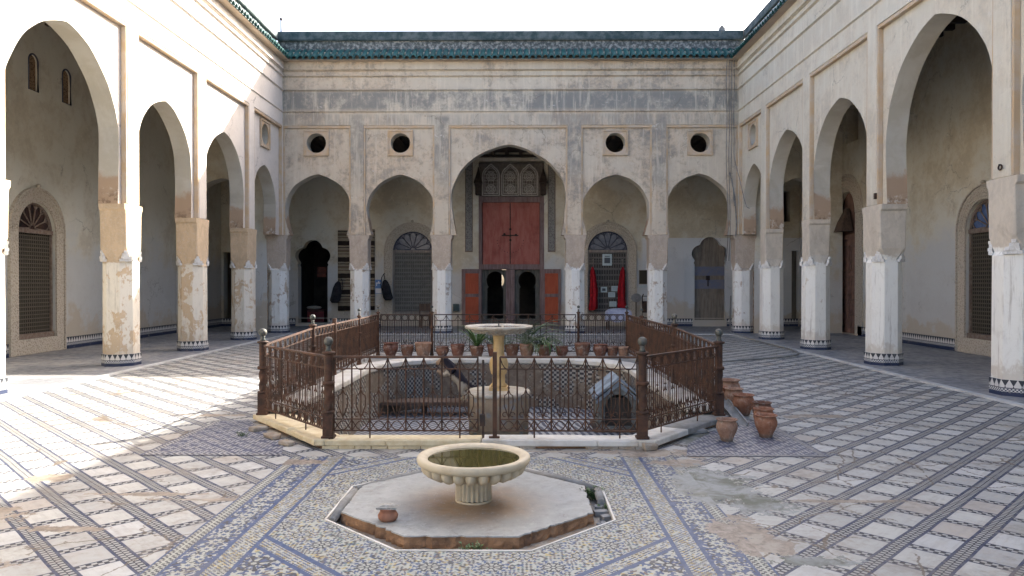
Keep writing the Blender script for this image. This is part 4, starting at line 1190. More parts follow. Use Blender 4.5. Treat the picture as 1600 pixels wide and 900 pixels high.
def zg(k): return .09 if k in ('P0', 'P1', 'P2', 'P3', 'G1', 'G2') else .19
panel('P1', 'G1', 0); g_ = panel('G2', 'P2', 0); g_.name = 'gate'
panel('P0', 'P1', 1, band='ring', step=.175); panel('P2', 'P3', 1, band='ring', step=.175)
panel('P0', 'A', 1, band='ring', step=.175); panel('A', 'Am', 1, band='ring', step=.175); panel('Am', 'B', 1, band='ring', step=.175)
panel('B', 'C', 1, band='ring'); panel('C', 'D', 1, 'iron_black', band='ring', step=.15); panel('D', 'E', 0, 'iron_black', step=.24)
panel('E', 'F', 1, 'iron_black', band='ring', step=.15); panel('F', 'Gp', 1, band='ring'); panel('Gp', 'H', 1, band='ring', step=.175); panel('H', 'P3', 1, band='ring', step=.175)
# gate stile, lock and flat side post
m = MB(); x, y = fpts['G2']; m.box(x - .022, x + .022, y - .02, y + .02, .07, .98); m.box(x - .06, x + .05, y - .03, y + .03, .085, .11)
m.build('gate_stile', M['rust'], rail)
m = MB(); x, y = fpts['G1']; m.box(x - .012, x + .012, y - .015, y + .015, .08, .90); m.box(x - .035, x + .02, y - .035, y + .02, .22, .34); m.build('gate_lock', M['iron_black'], rail)
x, y = fpts['Am']; m = MB(); m.box(x - .03, x + .03, y - .02, y + .02, .18, 1.12); m.build('post', M['rust'], rail)

# ------------------------------------------------------------ fountains
def gadroon_bowl(m, R, z, n, rs, c):
    for k in range(n):
        a = 2 * pi * k / n
        Rm = Matrix.Rotation(a, 3, 'Z')
        m.ball((c[0] + (R) * cos(a), c[1] + R * sin(a), z), rs, 10, 7, sc=(1.6, .88, 1.05), R=Rm @ Matrix.Rotation(-.5, 3, 'Y'))
FX, FY, FZ = AX, 5.69, .02
f1 = thing('fountain', 'low cream stone fountain basin full of green water on the octagonal slab in the foreground', 'fountain', (FX, FY, FZ))
m = MB(); m.lathe([(.142, 0), (.142, .008), (.128, .014)], n=40, cap0=True)
m.lathe([(.134, .02), (.132, .06), (.132, .145), (.136, .165)], n=176, mod=lambda t, z: 1 + .16 * abs(sin(t * 11)) - .10, cap1=True)
m.build('pedestal', M['basin'], f1)
m = MB()
prof = [(.10, .160), (.16, .168), (.25, .190), (.32, .225), (.345, .262), (.36, .272), (.40, .282), (.428, .298), (.437, .318), (.436, .338), (.425, .350), (.405, .352), (.380, .346), (.362, .338), (.350, .322), (.33, .29), (.25, .24), (0.01, .22)]
m.lathe(prof, n=72, cap1=True, cap0=True)
gadroon_bowl(m, .335, .250, 24, .048, (0, 0))
m.build('basin', M['basin'], f1)
m = MB(); m.lathe([(.352, .3265), (.2, .3267), (.001, .3268)], n=48, cap1=True); m.build('water', M['water'], f1)
# octagonal slab and its pit
worn = []
rs_ = random.Random(3)
for i in range(8):
    p, q = Vector(slab8[i]), Vector(slab8[(i + 1) % 8]); nn = (q - p).normalized(); nn = Vector((-nn.y, nn.x)); N_ = 22
    for k in range(N_):
        t = k / N_; t = t + (rs_.uniform(-.3, .3) / N_ if k else 0)
        inw = abs(rs_.gauss(0, .0045)) + (rs_.uniform(.008, .022) if rs_.random() < .10 else 0)
        w_ = p + (q - p) * t + nn * inw
        worn.append((w_.x, w_.y))
cx_, cy_ = AX - .03, 5.74
def shr(L, k): return [(cx_ + (x - cx_) * k, cy_ + (y - cy_) * k) for x, y in L]
m = MB()
rings = [[(x, y, -.10) for x, y in [(a + rs_.uniform(-.006, .006), b + rs_.uniform(-.006, .006)) for a, b in shr(worn, 1.004)]]]
for z_, k_, am in ((-.07, .998, .007), (-.04, 1.0, .006), (-.012, .997, .003)):
    rings.append([(a + rs_.uniform(-am, am), b + rs_.uniform(-am, am), z_) for a, b in shr(worn, k_)])
rings.append([(a, b, .010) for a, b in worn])
m.loft(rings, cap1=True)
sl_ = tag(m.build('octagonal_slab', M['slabside']), 'stained grey octagonal stone slab with earthy sides set in a shallow pit', 'slab')
m = MB(); m.loft([[(a, b, .0125) for a, b in shr(worn, 1.0)], [(a, b, .0205) for a, b in shr(worn, .996)]]); m.build('slab_top', M['slabtop'], sl_, recalc=True)
m = MB(); m.add([(x, y, -.065) for x, y in pit], [tuple(range(8))])
for i in range(8):
    a, b = pit[i], pit[(i + 1) % 8]; m.add([(a[0], a[1], -.065), (b[0], b[1], -.065), (b[0], b[1], .003), (a[0], a[1], .003)], [(0, 1, 2, 3)])
tag(m.build('pit', M['earth'], recalc=False), kind='structure')
m = MB()
def sc8(k): return [(AX + (x - AX) * k, 5.68 + (y - 5.68) * k) for x, y in pit]
pi_, po = sc8(.990), sc8(1.004)
ringpiece(m, po + [po[0]], pi_ + [pi_[0]], -.02, .010)
tag(m.build('pit_edging', M['marble']), 'thin white marble edging round the octagonal pit', 'edging')
# thicker old kerb stones along the far and side edges
for i, t0, t1, lb in ((2, 0, 1, 'rounded worn kerb stone on the back left edge of the pit'), (3, .1, 1, 'rounded worn kerb stone on the left edge of the pit'), (0, 0, 1, 'rounded worn kerb stone on the back right edge of the pit'), (7, .55, 1, 'short rounded kerb stone on the right edge of the pit by the weeds')):
    m = MB(); a, b = Vector((*pit[i], 0)), Vector((*pit[(i + 1) % 8], 0)); cen = Vector((AX, 5.68, 0))
    a2 = a + (b - a) * t0; b2 = a + (b - a) * t1
    pa = a2 + (cen - a2).normalized() * .045; pb = b2 + (cen - b2).normalized() * .045
    m.tube([pa + Vector((0, 0, -.01)), (pa + pb) / 2, pb + Vector((0, 0, -.015))], [.032, .036, .03], 8)
    tag(m.build('kerb_stone', M['cement']), lb, 'kerb', 'old kerb stones round the pit')
m = MB()
for k in range(60):
    a = random.uniform(0, 2 * pi)
    if random.random() < .5: a = random.uniform(-.35, .25)
    r = random.uniform(.98, 1.07); x, y = AX + r * cos(a) * 1.0, 5.68 + r * sin(a) * .96
    s = random.uniform(.008, .028); m.ball((x, y, -.06), s, 6, 5, sc=(1, random.uniform(.7, 1.3), .6), R=Matrix.Rotation(random.uniform(0, 3), 3, 'Z'))
for (x, y, a) in ((.62, 5.58, .2), (.66, 5.47, .35), (.64, 5.70, -.1)):
    Rz = Matrix.Rotation(a, 3, 'Z'); m.obox((x, y, -.045), Rz @ Vector((.055, 0, 0)), Rz @ Vector((0, .03, 0)), (0, 0, .02))
tag(m.build('rubble', M['cement']), 'broken stone rubble lying in the pit round the slab', 'rubble', kind='stuff')

# pool fountain
QX, QY = AX + .02, 12.0
f2 = thing('fountain', 'tall fountain in the dry pool with a wide pale bowl on a yellow marble column', 'fountain', (QX, QY, PZ))
m = MB(); m.lathe([(.485, 0), (.485, .62), (.49, .63)], n=48, cap0=True, cap1=True); m.build('drum', M['drum'], f2)
m = MB(); m.lathe([(.47, .62), (.515, .632), (.52, .665), (.50, .70), (.2, .705)], n=48, cap0=True, cap1=True); m.build('drum_cap', M['basin_pale'], f2)
m = MB(); b0 = .70
m.box(-.15, .15, -.15, .15, b0, b0 + .06)
m.lathe([(.13, b0 + .06), (.135, b0 + .09), (.105, b0 + .12), (.10, b0 + .25), (.125, b0 + .27), (.145, b0 + .34), (.155, b0 + .42), (.14, b0 + .50), (.10, b0 + .55), (.088, b0 + .60), (.085, b0 + .78), (.095, b0 + .88), (.125, b0 + .93)], n=28, cap0=True, cap1=True)
m.build('column', M['column_yellow'], f2)
m = MB(); h = b0 + .90
m.lathe([(.10, h - .01), (.20, h + .01), (.36, h + .045), (.48, h + .09), (.535, h + .10), (.55, h + .12), (.545, h + .145), (.52, h + .15), (.48, h + .135), (.40, h + .10), (.2, h + .07), (.01, h + .06)], n=56, cap0=True, cap1=True)
gadroon_bowl(m, .40, h + .058, 34, .028, (0, 0))
m.build('bowl', M['basin_pale'], f2)
m = MB(); m.lathe([(.47, h + .128), (.01, h + .128)], n=40, cap1=True); m.tube([(0, 0, h + .06), (0, 0, h + .19)], .012, 8); m.build('water', simple('grey_water', (.12, .12, .11), None, rough=.1, bump=0), f2)

# ------------------------------------------------------------ pots and plants
def pot_mesh(m, H, R, kind):
    if kind == 'urn':     # round belly, narrow foot, flared rim
        pr = [(.52, 0), (.56, .03), (.66, .20), (.86, .40), (.99, .58), (1.0, .70), (.93, .81), (.85, .88), (.88, .93), (1.0, .96), (1.02, .985), (.98, 1.0), (.88, 1.0), (.78, .90), (.82, .70), (.5, .3), (.01, .2)]
    else:                 # planter: plain bowl with a band
        pr = [(.62, 0), (.68, .06), (.86, .38), (.95, .66), (.96, .80), (1.03, .84), (1.03, .97), (.98, 1.0), (.90, 1.0), (.88, .86), (.01, .84)]
    m.lathe([(r * R, z * H) for r, z in pr], n=28, cap0=True, cap1=True)
POTN = [0]
def pot(x, y, z, H, R, label, kind='urn', group=None, mat='terracotta', tilt=None, rz=0):
    m = MB(); pot_mesh(m, H, R, kind)
    if tilt: R_ = Matrix.Rotation(tilt[0], 3, tilt[1]); m.v = [tuple(R_ @ Vector(p)) for p in m.v]
    POTN[0] += 1; mm = M['pot_' + ('dcdcdb' if mat == 'terracotta_old' and z > .1 else 'abaadab')[POTN[0] % 6]] if not (mat == 'terracotta_old' and z < .1) else M['pot_b']
    o = m.build('clay_pot', mm, None, (x, y, z), rz); tag(o, label, 'pot', group)
    return o
GR = 'empty clay pots standing right of the pool railing'
pot(bx(1134, 7.95), 7.92, .005, .235, .112, 'round clay pot standing alone on the blue tiles, nearest to the camera', group=GR)
pot(bx(1197, 8.1), 8.12, .005, .245, .12, 'nearest of the three clay pots in line, with soil-stained foot, on the blue tiles', group=GR)
pot(bx(1192.5, 8.5), 8.50, .005, .25, .115, 'middle one of the three clay pots standing in line', group=GR)
pot(bx(1192, 8.9), 8.95, .005, .25, .115, 'rearmost of the three clay pots standing in line', group=GR)
pot(bx(1161, 9.45), 9.45, .005, .265, .135, 'smooth clay pot in front of a paler one, beside the fallen stone gutter', group=GR)
pot(bx(1146, 9.9), 9.9, .005, .28, .125, 'pale brown clay pot half hidden behind the smooth one by the gutter', group=GR, mat='terracotta_old')
pot(bx(1137, 10.5), 10.5, .005, .32, .165, 'wide-mouthed clay pot, largest and furthest of those right of the railing', group=GR)
pot(bx(1122, 10.2), 10.15, .005, .27, .12, 'clay pot tucked against the railing post, mostly hidden', group=GR)
# row of planters behind the pool
GP = 'planters in a row on the back rim of the pool'
row = [(610, .30, .155, 'urn'), (636, .25, .13, 'p'), (661, .31, .165, 'p'), (691, .22, .135, 'urn'), (715, .27, .14, 'p'), (745, .24, .14, 'p'), (772, .27, .14, 'p'), (800, .27, .14, 'p'), (823, .28, .15, 'p'), (851, .27, .15, 'p'), (878, .23, .13, 'urn'), (910, .30, .16, 'p'), (938, .27, .15, 'urn'), (957, .23, .12, 'p'), (974, .22, .12, 'p')]
labs = ['leftmost planter of the row, tall and round-bellied, near the corner of the railing', 'small dark planter, second from the left in the row', 'large planter, third from the left, just left of the railing post',
        'low planter right behind the left back post of the railing', 'plain clay planter between the low one and the palm, fifth from the left', 'planter holding a spiky palm behind the left edge of the fountain bowl',
        'planter directly left of the fountain column, seen under the bowl', 'planter directly right of the fountain column', 'planter holding a grey-green fern right of the fountain bowl',
        'planter holding grassy drooping leaves, right of the fern', 'small clay planter on its own, right of the grassy plant', 'large planter beside the right back post of the railing', 'clay planter just right of the largest one at the right end of the row',
        'small planter, last but one at the right end of the row', 'smallest planter at the far right end of the row']
def blades(m, c, n, L, W, up=1.0, droop=.6, spread=1.0, seg=6):
    for k in range(n):
        a = random.uniform(0, 2 * pi); l = L * random.uniform(.6, 1.1); e = random.uniform(.25, 1.25) * spread
        d = Vector((cos(a), sin(a), 0)); sd = Vector((-sin(a), cos(a), 0)); pts = []
        p = Vector(c); ang = pi / 2 - e * .5
        for i in range(seg + 1):
            t = i / seg; w = W * (sin(pi * min(1, t * .85 + .12)) ** .7)
            pts.append((p - sd * w, p + sd * w)); ang -= droop * (l / L) * 1.7 / seg * (1 + t)
            p = p + (d * cos(ang) + Vector((0, 0, 1)) * sin(ang) * up) * (l / seg)
        o = len(m.v); vs = [q for pr in pts for q in pr]
        m.add(vs, [(2 * i, 2 * i + 1, 2 * i + 3, 2 * i + 2) for i in range(seg)], 0, True)
def fern(m, c, n, L):
    for k in range(n):
        a = random.uniform(0, 2 * pi); l = L * random.uniform(.7, 1.1); el = random.uniform(.5, 1.35)
        p = Vector(c); d = Vector((cos(a), sin(a), 0)); sd = Vector((-sin(a), cos(a), 0)); ang = el
        for i in range(12):
            q = p + (d * cos(ang) + Vector((0, 0, sin(ang)))) * (l / 12); ang -= .11
            m.tube([p, q], .004, 3, cap=False)
            if i > 2:
                ll = .13 * (1 - i / 14)
                for s in (-1, 1):
                    e = q + sd * s * ll + (q - p) * 1.2 + Vector((0, 0, -.02 * random.random()))
                    w = (q - p) * .28; o = m.add([q - w, q + w, e], [(0, 1, 2)])
            p = q
for i, (px, H, R, kd) in enumerate(row):
    y = 15.02; x = bx(px, y)
    root = pot(x, y, .172, H, R, labs[i], kd, GP, 'terracotta_old')
    if kd == 'p' or 1:
        m = MB(); m.lathe([(R * .86, H * .85), (.001, H * .87)], n=14, cap1=True); m.build('soil', M['soil'], root)
    if i == 5: m = MB(); blades(m, (0, 0, H * .8), 46, .82, .017, droop=.5, spread=1.25); m.build('palm_leaves', M['leaf'], root)
    if i == 8: m = MB(); fern(m, (0, 0, H * .8), 34, .85); m.build('fern_leaves', M['leaf_grey'], root)
    if i == 9: m = MB(); blades(m, (0, 0, H * .8), 90, .60, .012, droop=1.0, spread=1.2); m.build('grassy_leaves', M['leaf'], root)
    if i == 6: m = MB(); fern(m, (0, 0, H * .8), 18, .5); m.build('fern_leaves', M['leaf'], root)
    if i in (2, 11): m = MB(); blades(m, (0, 0, H * .8), 8, .10, .006); m.build('sprouts', M['leaf'], root)
# weeds
def weeds(x, y, z, n, L, spread, label):
    m = MB()
    for k in range(n):
        px, py = random.gauss(0, spread), random.gauss(0, spread * .7)
        for j in range(6):
            a = random.uniform(0, 2 * pi); h = random.uniform(.3, 1) * L; r = random.uniform(.3, 1) * L * .7; s = random.uniform(.006, .014)
            c = Vector((px + r * cos(a), py + r * sin(a), h)); d = Vector((cos(a), sin(a), .4)) * s; e = Vector((-sin(a), cos(a), random.uniform(-.3, .3))) * s * .6
            m.add([c - d, c + e, c + d, c - e], [(0, 1, 2, 3)]); m.tube([(px, py, 0), c], .0016, 3, cap=False)
    tag(m.build('weeds', M['leaf'], None, (x, y, z), recalc=False), label, 'weeds', kind='stuff')
weeds(.62, 5.98, -.06, 26, .10, .05, 'green weeds growing in the right corner of the pit')
weeds(.66, 5.66, -.06, 10, .05, .03, 'small weeds between the broken stones of the pit')
weeds(-.30, 4.74, -.06, 10, .07, .04, 'weeds at the foot of the front side of the slab')
weeds(-3.05, 8.1, .0, 6, .05, .04, 'tiny weeds by the left corner of the kerb')
# small pot with a stone on the slab
t = thing('clay_pot', 'tiny squat clay pot capped with a chipped stone tile on the octagonal slab', 'pot', (bx(605.5, 5.2), 5.2, .022))
m = MB(); m.lathe([(.046, 0), (.056, .012), (.060, .03), (.050, .048), (.044, .055), (.050, .066), (.050, .072)], n=22, cap0=True, cap1=True); m.build('pot_body', M['terracotta'], t)
t.scale = (1.2, 1.2, 1.2)
st = thing('stone_tile', 'chipped grey stone tile lying on top of the tiny clay pot', 'stone', (bx(605.5, 5.2), 5.2, .108))
m = MB(); m.loft([[(-.075, -.045, .0), (.062, -.05, 0), (.07, .045, 0), (-.055, .05, 0)], [(-.078, -.05, .012), (.07, -.045, .010), (.075, .05, .012), (-.05, .055, .010)], [(-.03, -.03, .026), (.04, -.025, .022), (.03, .03, .024), (-.03, .03, .024)]]); m.build('tile', simple('chipped_tile', (.36, .35, .32), (.24, .23, .20), 30, .8, .4), st)
# gutter piece and broken kerb fragments at the right
t = MB(); a = Vector((bx(1126, 10.0), 10.0, .17)); b = Vector((bx(1160, 8.7), 8.7, .05)); d = (b - a).normalized(); sdv = d.cross(Vector((0, 0, 1))).normalized(); up = sdv.cross(d)
r0 = []; 
for P_ in (a, b):
    r0.append([P_ + sdv * (.075 * cos(pi + pi * k / 8)) + up * (.075 * sin(pi + pi * k / 8)) for k in range(9)] + [P_ + sdv * (.055 * cos(pi + pi * k / 8)) + up * (.055 * sin(pi + pi * k / 8)) for k in range(8, -1, -1)])
t.loft(r0); tag(t.build('stone_gutter', M['cement']), 'fallen grey half-round stone gutter leaning beside the railing post', 'gutter')
FR_ = 'loose stones beside the pool kerb'
for (x, y, sx, sy, h, a, lb) in ((1.95, 8.35, .17, .10, .05, .5, 'flat grey broken slab beside the right end of the kerb'), (2.15, 8.75, .2, .09, .06, .9, 'grey kerb fragment by the right railing corner'),
                               (-2.98, 8.42, .10, .07, .05, .9, 'brown stone lying off the left corner of the kerb'), (-2.68, 8.02, .12, .07, .05, -.8, 'yellowish broken stone in the gap beside the left kerb'), (-2.42, 7.68, .09, .055, .045, -.6, 'small yellow stone next to the left kerb, closest to the camera'),
                               (1.32, 7.50, .08, .06, .07, .3, 'rough brown stone at the foot of the right front post')):
    m = MB(); Rz = Matrix.Rotation(a, 3, 'Z')
    def jr(x_, y_, z_): return Rz @ Vector((x_ * random.uniform(.8, 1.1), y_ * random.uniform(.8, 1.1), z_))
    m.loft([[jr(-sx, -sy, 0), jr(sx, -sy, 0), jr(sx * 1.1, sy * .2, 0), jr(sx * .7, sy, 0), jr(-sx * .9, sy, 0)], [jr(-sx, -sy, h), jr(sx, -sy, h * .8), jr(sx * 1.1, sy * .2, h), jr(sx * .7, sy, h), jr(-sx * .9, sy, h * 1.1)]])
    tag(m.build('loose_stone', M['earth'] if x < 1.5 else M['cement'], None, (x, y, .002), bevel=.01), lb, 'stone', FR_)

# ------------------------------------------------------------ kennel
kx, ky = bx(965, 12.15), 12.1
k = thing('dog_kennel', 'gabled wooden dog kennel with a pale blue-grey roof and arched entrance on the pool floor', 'kennel', (kx, ky, PZ))
M['kblue'] = simple('kennel_blue_paint', (.26, .32, .37), (.14, .165, .19), 5, .7, .3)
M['kgrey'] = simple('kennel_grey_boards', (.17, .185, .18), (.10, .095, .08), 7, .8, .4)
W, H1, H2, DP = .335, .56, .86, .8
m = MB()
ent = [(.22, .10), (.22, .38)] + [(.22 * cos(pi * i / 12), .38 + .24 * sin(pi * i / 12)) for i in range(1, 12)] + [(-.22, .38), (-.22, .10)]
m.slab([(-W, .05), (W, .05), (W, H1), (0, H2 - .04), (-W, H1)], [ent], 0, .03, lambda s, d, z: (s, -d, z))
m.build('front_wall', M['kgrey'], k)
m = MB()
for sg in (-1, 1):
    for q in range(5): m.box(sg * (W - .012), sg * (W - .032), .002, DP, .05 + q * .103, .05 + q * .103 + .098)
m.box(-W + .03, W - .03, DP - .02, DP, .05, H1); m.build('side_wall', M['kgrey'], k)
m = MB(); m.box(-W - .05, W + .05, -.06, DP, .0, .05); m.build('base', M['wood_dark'], k)
for sg in (-1, 1):
    m = MB()
    m.loft([[(0, -.08, H2), (sg * (W + .06), -.08, H1 - .03), (sg * (W + .06), -.08, H1 + .01), (0, -.08, H2 + .045)], [(0, DP + .03, H2), (sg * (W + .06), DP + .03, H1 - .03), (sg * (W + .06), DP + .03, H1 + .01), (0, DP + .03, H2 + .045)]])
    m.build('roof_board', M['kblue'], k)
m = MB(); m.slab([(-W - .03, H1 - .04), (0, H2 - .03), (W + .03, H1 - .04), (W + .03, H1 - .10), (0, H2 - .11), (-W - .03, H1 - .10)], [], .031, .05, lambda s, d, z: (s, -d, z)); m.build('gable_trim', M['kblue'], k)
m = MB(); m.box(-W + .04, W - .04, .05, .07, .05, H1); m.build('inner_shade_sheet', M['dark_room'], k)  # dark sheet added behind the entrance, stands in for the shade inside

# ------------------------------------------------------------ leaping dog
def skin(name, verts, edges, radii, mat, parent=None, loc=(0, 0, 0), rz=0, root=0, sub=2, sc=1):
    me = bpy.data.meshes.new(name); me.from_pydata([tuple(Vector(v) * sc) for v in verts], edges, [])
    o = bpy.data.objects.new(name, me); COL.objects.link(o)
    sk = o.modifiers.new('skin', 'SKIN'); su = o.modifiers.new('sub', 'SUBSURF'); su.levels = sub; su.render_levels = sub
    if not me.skin_vertices: me.skin_vertices.new()
    for i, r in enumerate(radii):
        rr = r if isinstance(r, tuple) else (r, r); me.skin_vertices[0].data[i].radius = (rr[0] * sc, rr[1] * sc)
        me.skin_vertices[0].data[i].use_root = (i == root)
    me.materials.append(mat); o.location = loc; o.rotation_euler = (0, 0, rz)
    if parent: o.parent = parent
    return o
def m_dog():
    g = G('black_tan_fur', .9, .15); x, y, z = g.xyz(g.obj()); n = g.noise(g.obj(), 14, 5, .7); n2 = g.noise(g.obj(), 70, 4, .7)
    e = z + x * .75 + (n - .5) * .16      # belly side is pale, back is black
    c = g.mix(g.ss(e, .43, .48), (.50, .44, .34), (.018, .018, .028))
    c = g.mix(g.ss(z, .13, .09), c, (.55, .48, .36)); c = g.mix(g.ss(x, -.20, -.27), c, (.40, .28, .18)); c = g.mix(n2 * .4, c, (.05, .04, .035))
    g.col(c); g.bump(n2, .8, .01); return g.mat
# body in profile: faces left (-x); stands on its hind legs with the forelegs raised
V = [(.16, 0, .30), (.06, 0, .40), (-.05, 0, .52), (-.12, 0, .60), (-.17, 0, .70), (-.25, 0, .735), (-.33, 0, .70), (-.37, 0, .685),      # 0-7 pelvis..nose
     (.15, .07, .27), (.06, .08, .20), (.16, .08, .12), (.12, .08, .02), (.07, .08, .012),
     (.15, -.07, .27), (.10, -.08, .18), (.20, -.08, .11), (.18, -.08, .02), (.13, -.08, .012),
     (-.12, .07, .54), (-.19, .08, .45), (-.29, .08, .50), (-.33, .08, .48),
     (-.12, -.07, .54), (-.22, -.08, .48), (-.31, -.08, .55), (-.35, -.08, .54),
     (.24, 0, .30), (.33, 0, .24), (.40, 0, .27),
     (-.20, .045, .80), (-.19, .05, .855), (-.20, -.045, .80), (-.19, -.05, .855), (-.215, 0, .745)]
Ed = [(0, 1), (1, 2), (2, 3), (3, 4), (4, 33), (33, 5), (5, 6), (6, 7), (0, 8), (8, 9), (9, 10), (10, 11), (11, 12), (0, 13), (13, 14), (14, 15), (15, 16), (16, 17),
      (3, 18), (18, 19), (19, 20), (20, 21), (3, 22), (22, 23), (23, 24), (24, 25), (0, 26), (26, 27), (27, 28), (33, 29), (29, 30), (33, 31), (31, 32)]
Rr = [0.128, 0.125, 0.147, 0.134, 0.092, 0.074, 0.043, 0.031, 0.092, 0.067, 0.034, 0.026, 0.029, 0.092, 0.067, 0.034, 0.026, 0.029, 0.058, 0.041, 0.031, 0.031, 0.058, 0.041, 0.031, 0.031, 0.036, 0.038, 0.022, 0.031, 0.010, 0.031, 0.010, 0.084]
dog = thing('dog', 'black dog with tan muzzle rearing up on its hind legs in the pool', 'dog', (bx(712, 13.65), 13.65, PZ + .262))
skin('dog_body', V, Ed, Rr, m_dog(), dog, sc=1.0)
m = MB()
for s in (-1, 1): m.ball((-.25, s * .046 - .0, .71), .010, 8, 6)
m.ball((-.36, 0, .648), .018, 8, 6); m.build('eyes_and_nose', M['iron_black'], dog)
# ------------------------------------------------------------ things in the back gallery
def wallthing(name, label, cat, mb, mat, group=None):
    return tag(mb.build(name, mat), label, cat, group)
# striped rug
g = G('striped_rug', .95, .1); x, y, z = g.xyz(g.pos()); n = g.noise(g.pos(), 9, 5, .7); zz_ = z + (n - .5) * .05
k = ((zz_ / .62).fr())
c = g.mix(k > .28, (.012, .010, .012), (.33, .28, .20)); c = g.mix((k > .46) * (k < .5), c, (.10, .06, .04)); c = g.mix((k > .60) * (k < .74), c, (.17, .13, .09)); c = g.mix((k > .84) * (k < .90), c, (.05, .04, .04))
c = g.mix(n * .4, c, (.12, .09, .06)); g.col(c); g.bump(n, .4, .02); RUG = g.mat
m = MB(); x0, x1 = bx(527, BI - .1), bx(585, BI - .1); N = 24
front = [(x0 + (x1 - x0) * i / N, .06 + .025 * sin(i * .9) + .012 * sin(i * 2.3)) for i in range(N + 1)]
rings = []
for z in (bz(485, BI), 1.4, 2.2, 3.0, bz(359, BI)):
    rings.append([MiB(a, d + .012, z + .02 * sin(a * 3)) for a, d in front] + [MiB(a, d, z + .02 * sin(a * 3)) for a, d in reversed(front)])
m.loft(rings, smooth=True); wallthing('hanging_rug', 'long rug with black, brown and cream stripes hanging on the wall behind the second pillar', 'rug', m, RUG)
CL = simple('black_cloth', (.012, .012, .016), (.03, .03, .035), 6, .9, .6)
for px, py, lb, sc, f in ((525, 456, 'black bag hanging left of the striped rug', 1.0, 1), (604, 452, 'black bag hanging by its strap right of the blue sign', .95, -1)):
    Yb = BI - .3; X0, Z0 = bx(px, Yb), bz(py, Yb)
    t = thing('hanging_bag', lb, 'bag', (X0, Yb, Z0 - .4), 0, 'black bags hanging on the back wall')
    m = MB(); rings = []
    for (z, w_, dd, o) in ((-.02, .12, .06, -.06), (.08, .20, .09, -.05), (.3, .19, .10, 0), (.55, .16, .09, .03), (.72, .11, .07, .06), (.80, .04, .04, .07)):
        rings.append([((o * f + w_ * cos(2 * pi * i / 14) * (1 + .08 * sin(5 * i))) * sc, dd * sin(2 * pi * i / 14), z * sc) for i in range(14)])
    m.loft(rings, smooth=True); m.build('bag_body', CL, t)
    m = MB(); m.tube([(.07 * f, .0, .78), (.12 * f, .0, .98), (.2 * f, .05, .85), (.24 * f, .05, .6), (.18 * f, 0, .35)], .015, 6)
    m.tube([(.12 * f, 0, .97), (.12 * f, .29, 1.0)], .01, 5); m.build('strap', CL, t)
# blue sign with a white figure
m = MB(); Ys = BI - .03; x0, x1 = bx(586, Ys), bx(596, Ys); z0, z1 = bz(459, Ys), bz(437, Ys); xm = (x0 + x1) / 2
m.box(x0, x1, Ys - .012, Ys + .02, z0, z1)
s_ = wallthing('wall_sign', 'small blue sign with a white tap symbol beside the fanlight door', 'sign', m, simple('sign_blue', (.14, .26, .50), None, bump=0))
m = MB(); h = z1 - z0
m.box(xm - .05, xm + .08, Ys - .018, Ys - .0121, z0 + h * .72, z0 + h * .80); m.box(xm - .01, xm + .03, Ys - .018, Ys - .0121, z0 + h * .801, z0 + h * .9); m.box(xm - .09, xm - .051, Ys - .018, Ys - .0121, z0 + h * .55, z0 + h * .80)
m.box(x0 + .01, x1 - .01, Ys - .018, Ys - .0121, z0 + .02, z0 + h * .38); m.build('symbol', simple('sign_white', (.7, .72, .74), None, bump=0), s_)
# papers on the gate
PAP = simple('paper', (.52, .60, .60), (.44, .52, .52), 20, .7, 0); INK = simple('ink', (.10, .11, .12), None, bump=0)
Yp = BI + .075
for i, (px, py, w_, h_, lb) in enumerate(((948.5, 406, .36, .44, 'framed notice with a dark picture on the gate between the two red flags'), (943.5, 452.5, .24, .21, 'leftmost white notice on the gate, with a small picture'), (960.5, 451, .26, .20, 'white notice on the gate next to the right red flag, highest of the small ones'),
                                          (955.5, 460.5, .26, .19, 'white notice in the middle of the gate, between an upper and a lower one'), (957.5, 475, .27, .20, 'lowest white notice on the gate'))):
    X0, Z0 = bx(px, Yp), bz(py, Yp); m = MB(); m.box(X0 - w_ / 2, X0 + w_ / 2, Yp - .012, Yp + .02, Z0 - h_ / 2, Z0 + h_ / 2)
    o = wallthing('notice', lb, 'notice', m, PAP, 'notices hung on the grille gate')
    m = MB()
    if i == 0: m.box(X0 - .11, X0 + .11, Yp - .016, Yp - .0121, Z0 - .13, Z0 + .08); m.box(X0 - .10, X0 + .10, Yp - .016, Yp - .0121, Z0 + .12, Z0 + .15)
    elif i == 1: m.box(X0 - .07, X0 + .06, Yp - .016, Yp - .0121, Z0 - .05, Z0 + .05)
    else:
        for q in range(3): m.box(X0 - w_ * .38, X0 + w_ * .34, Yp - .0145, Yp - .0121, Z0 - .05 + q * .045, Z0 - .043 + q * .045)
    m.build('print', INK, o)
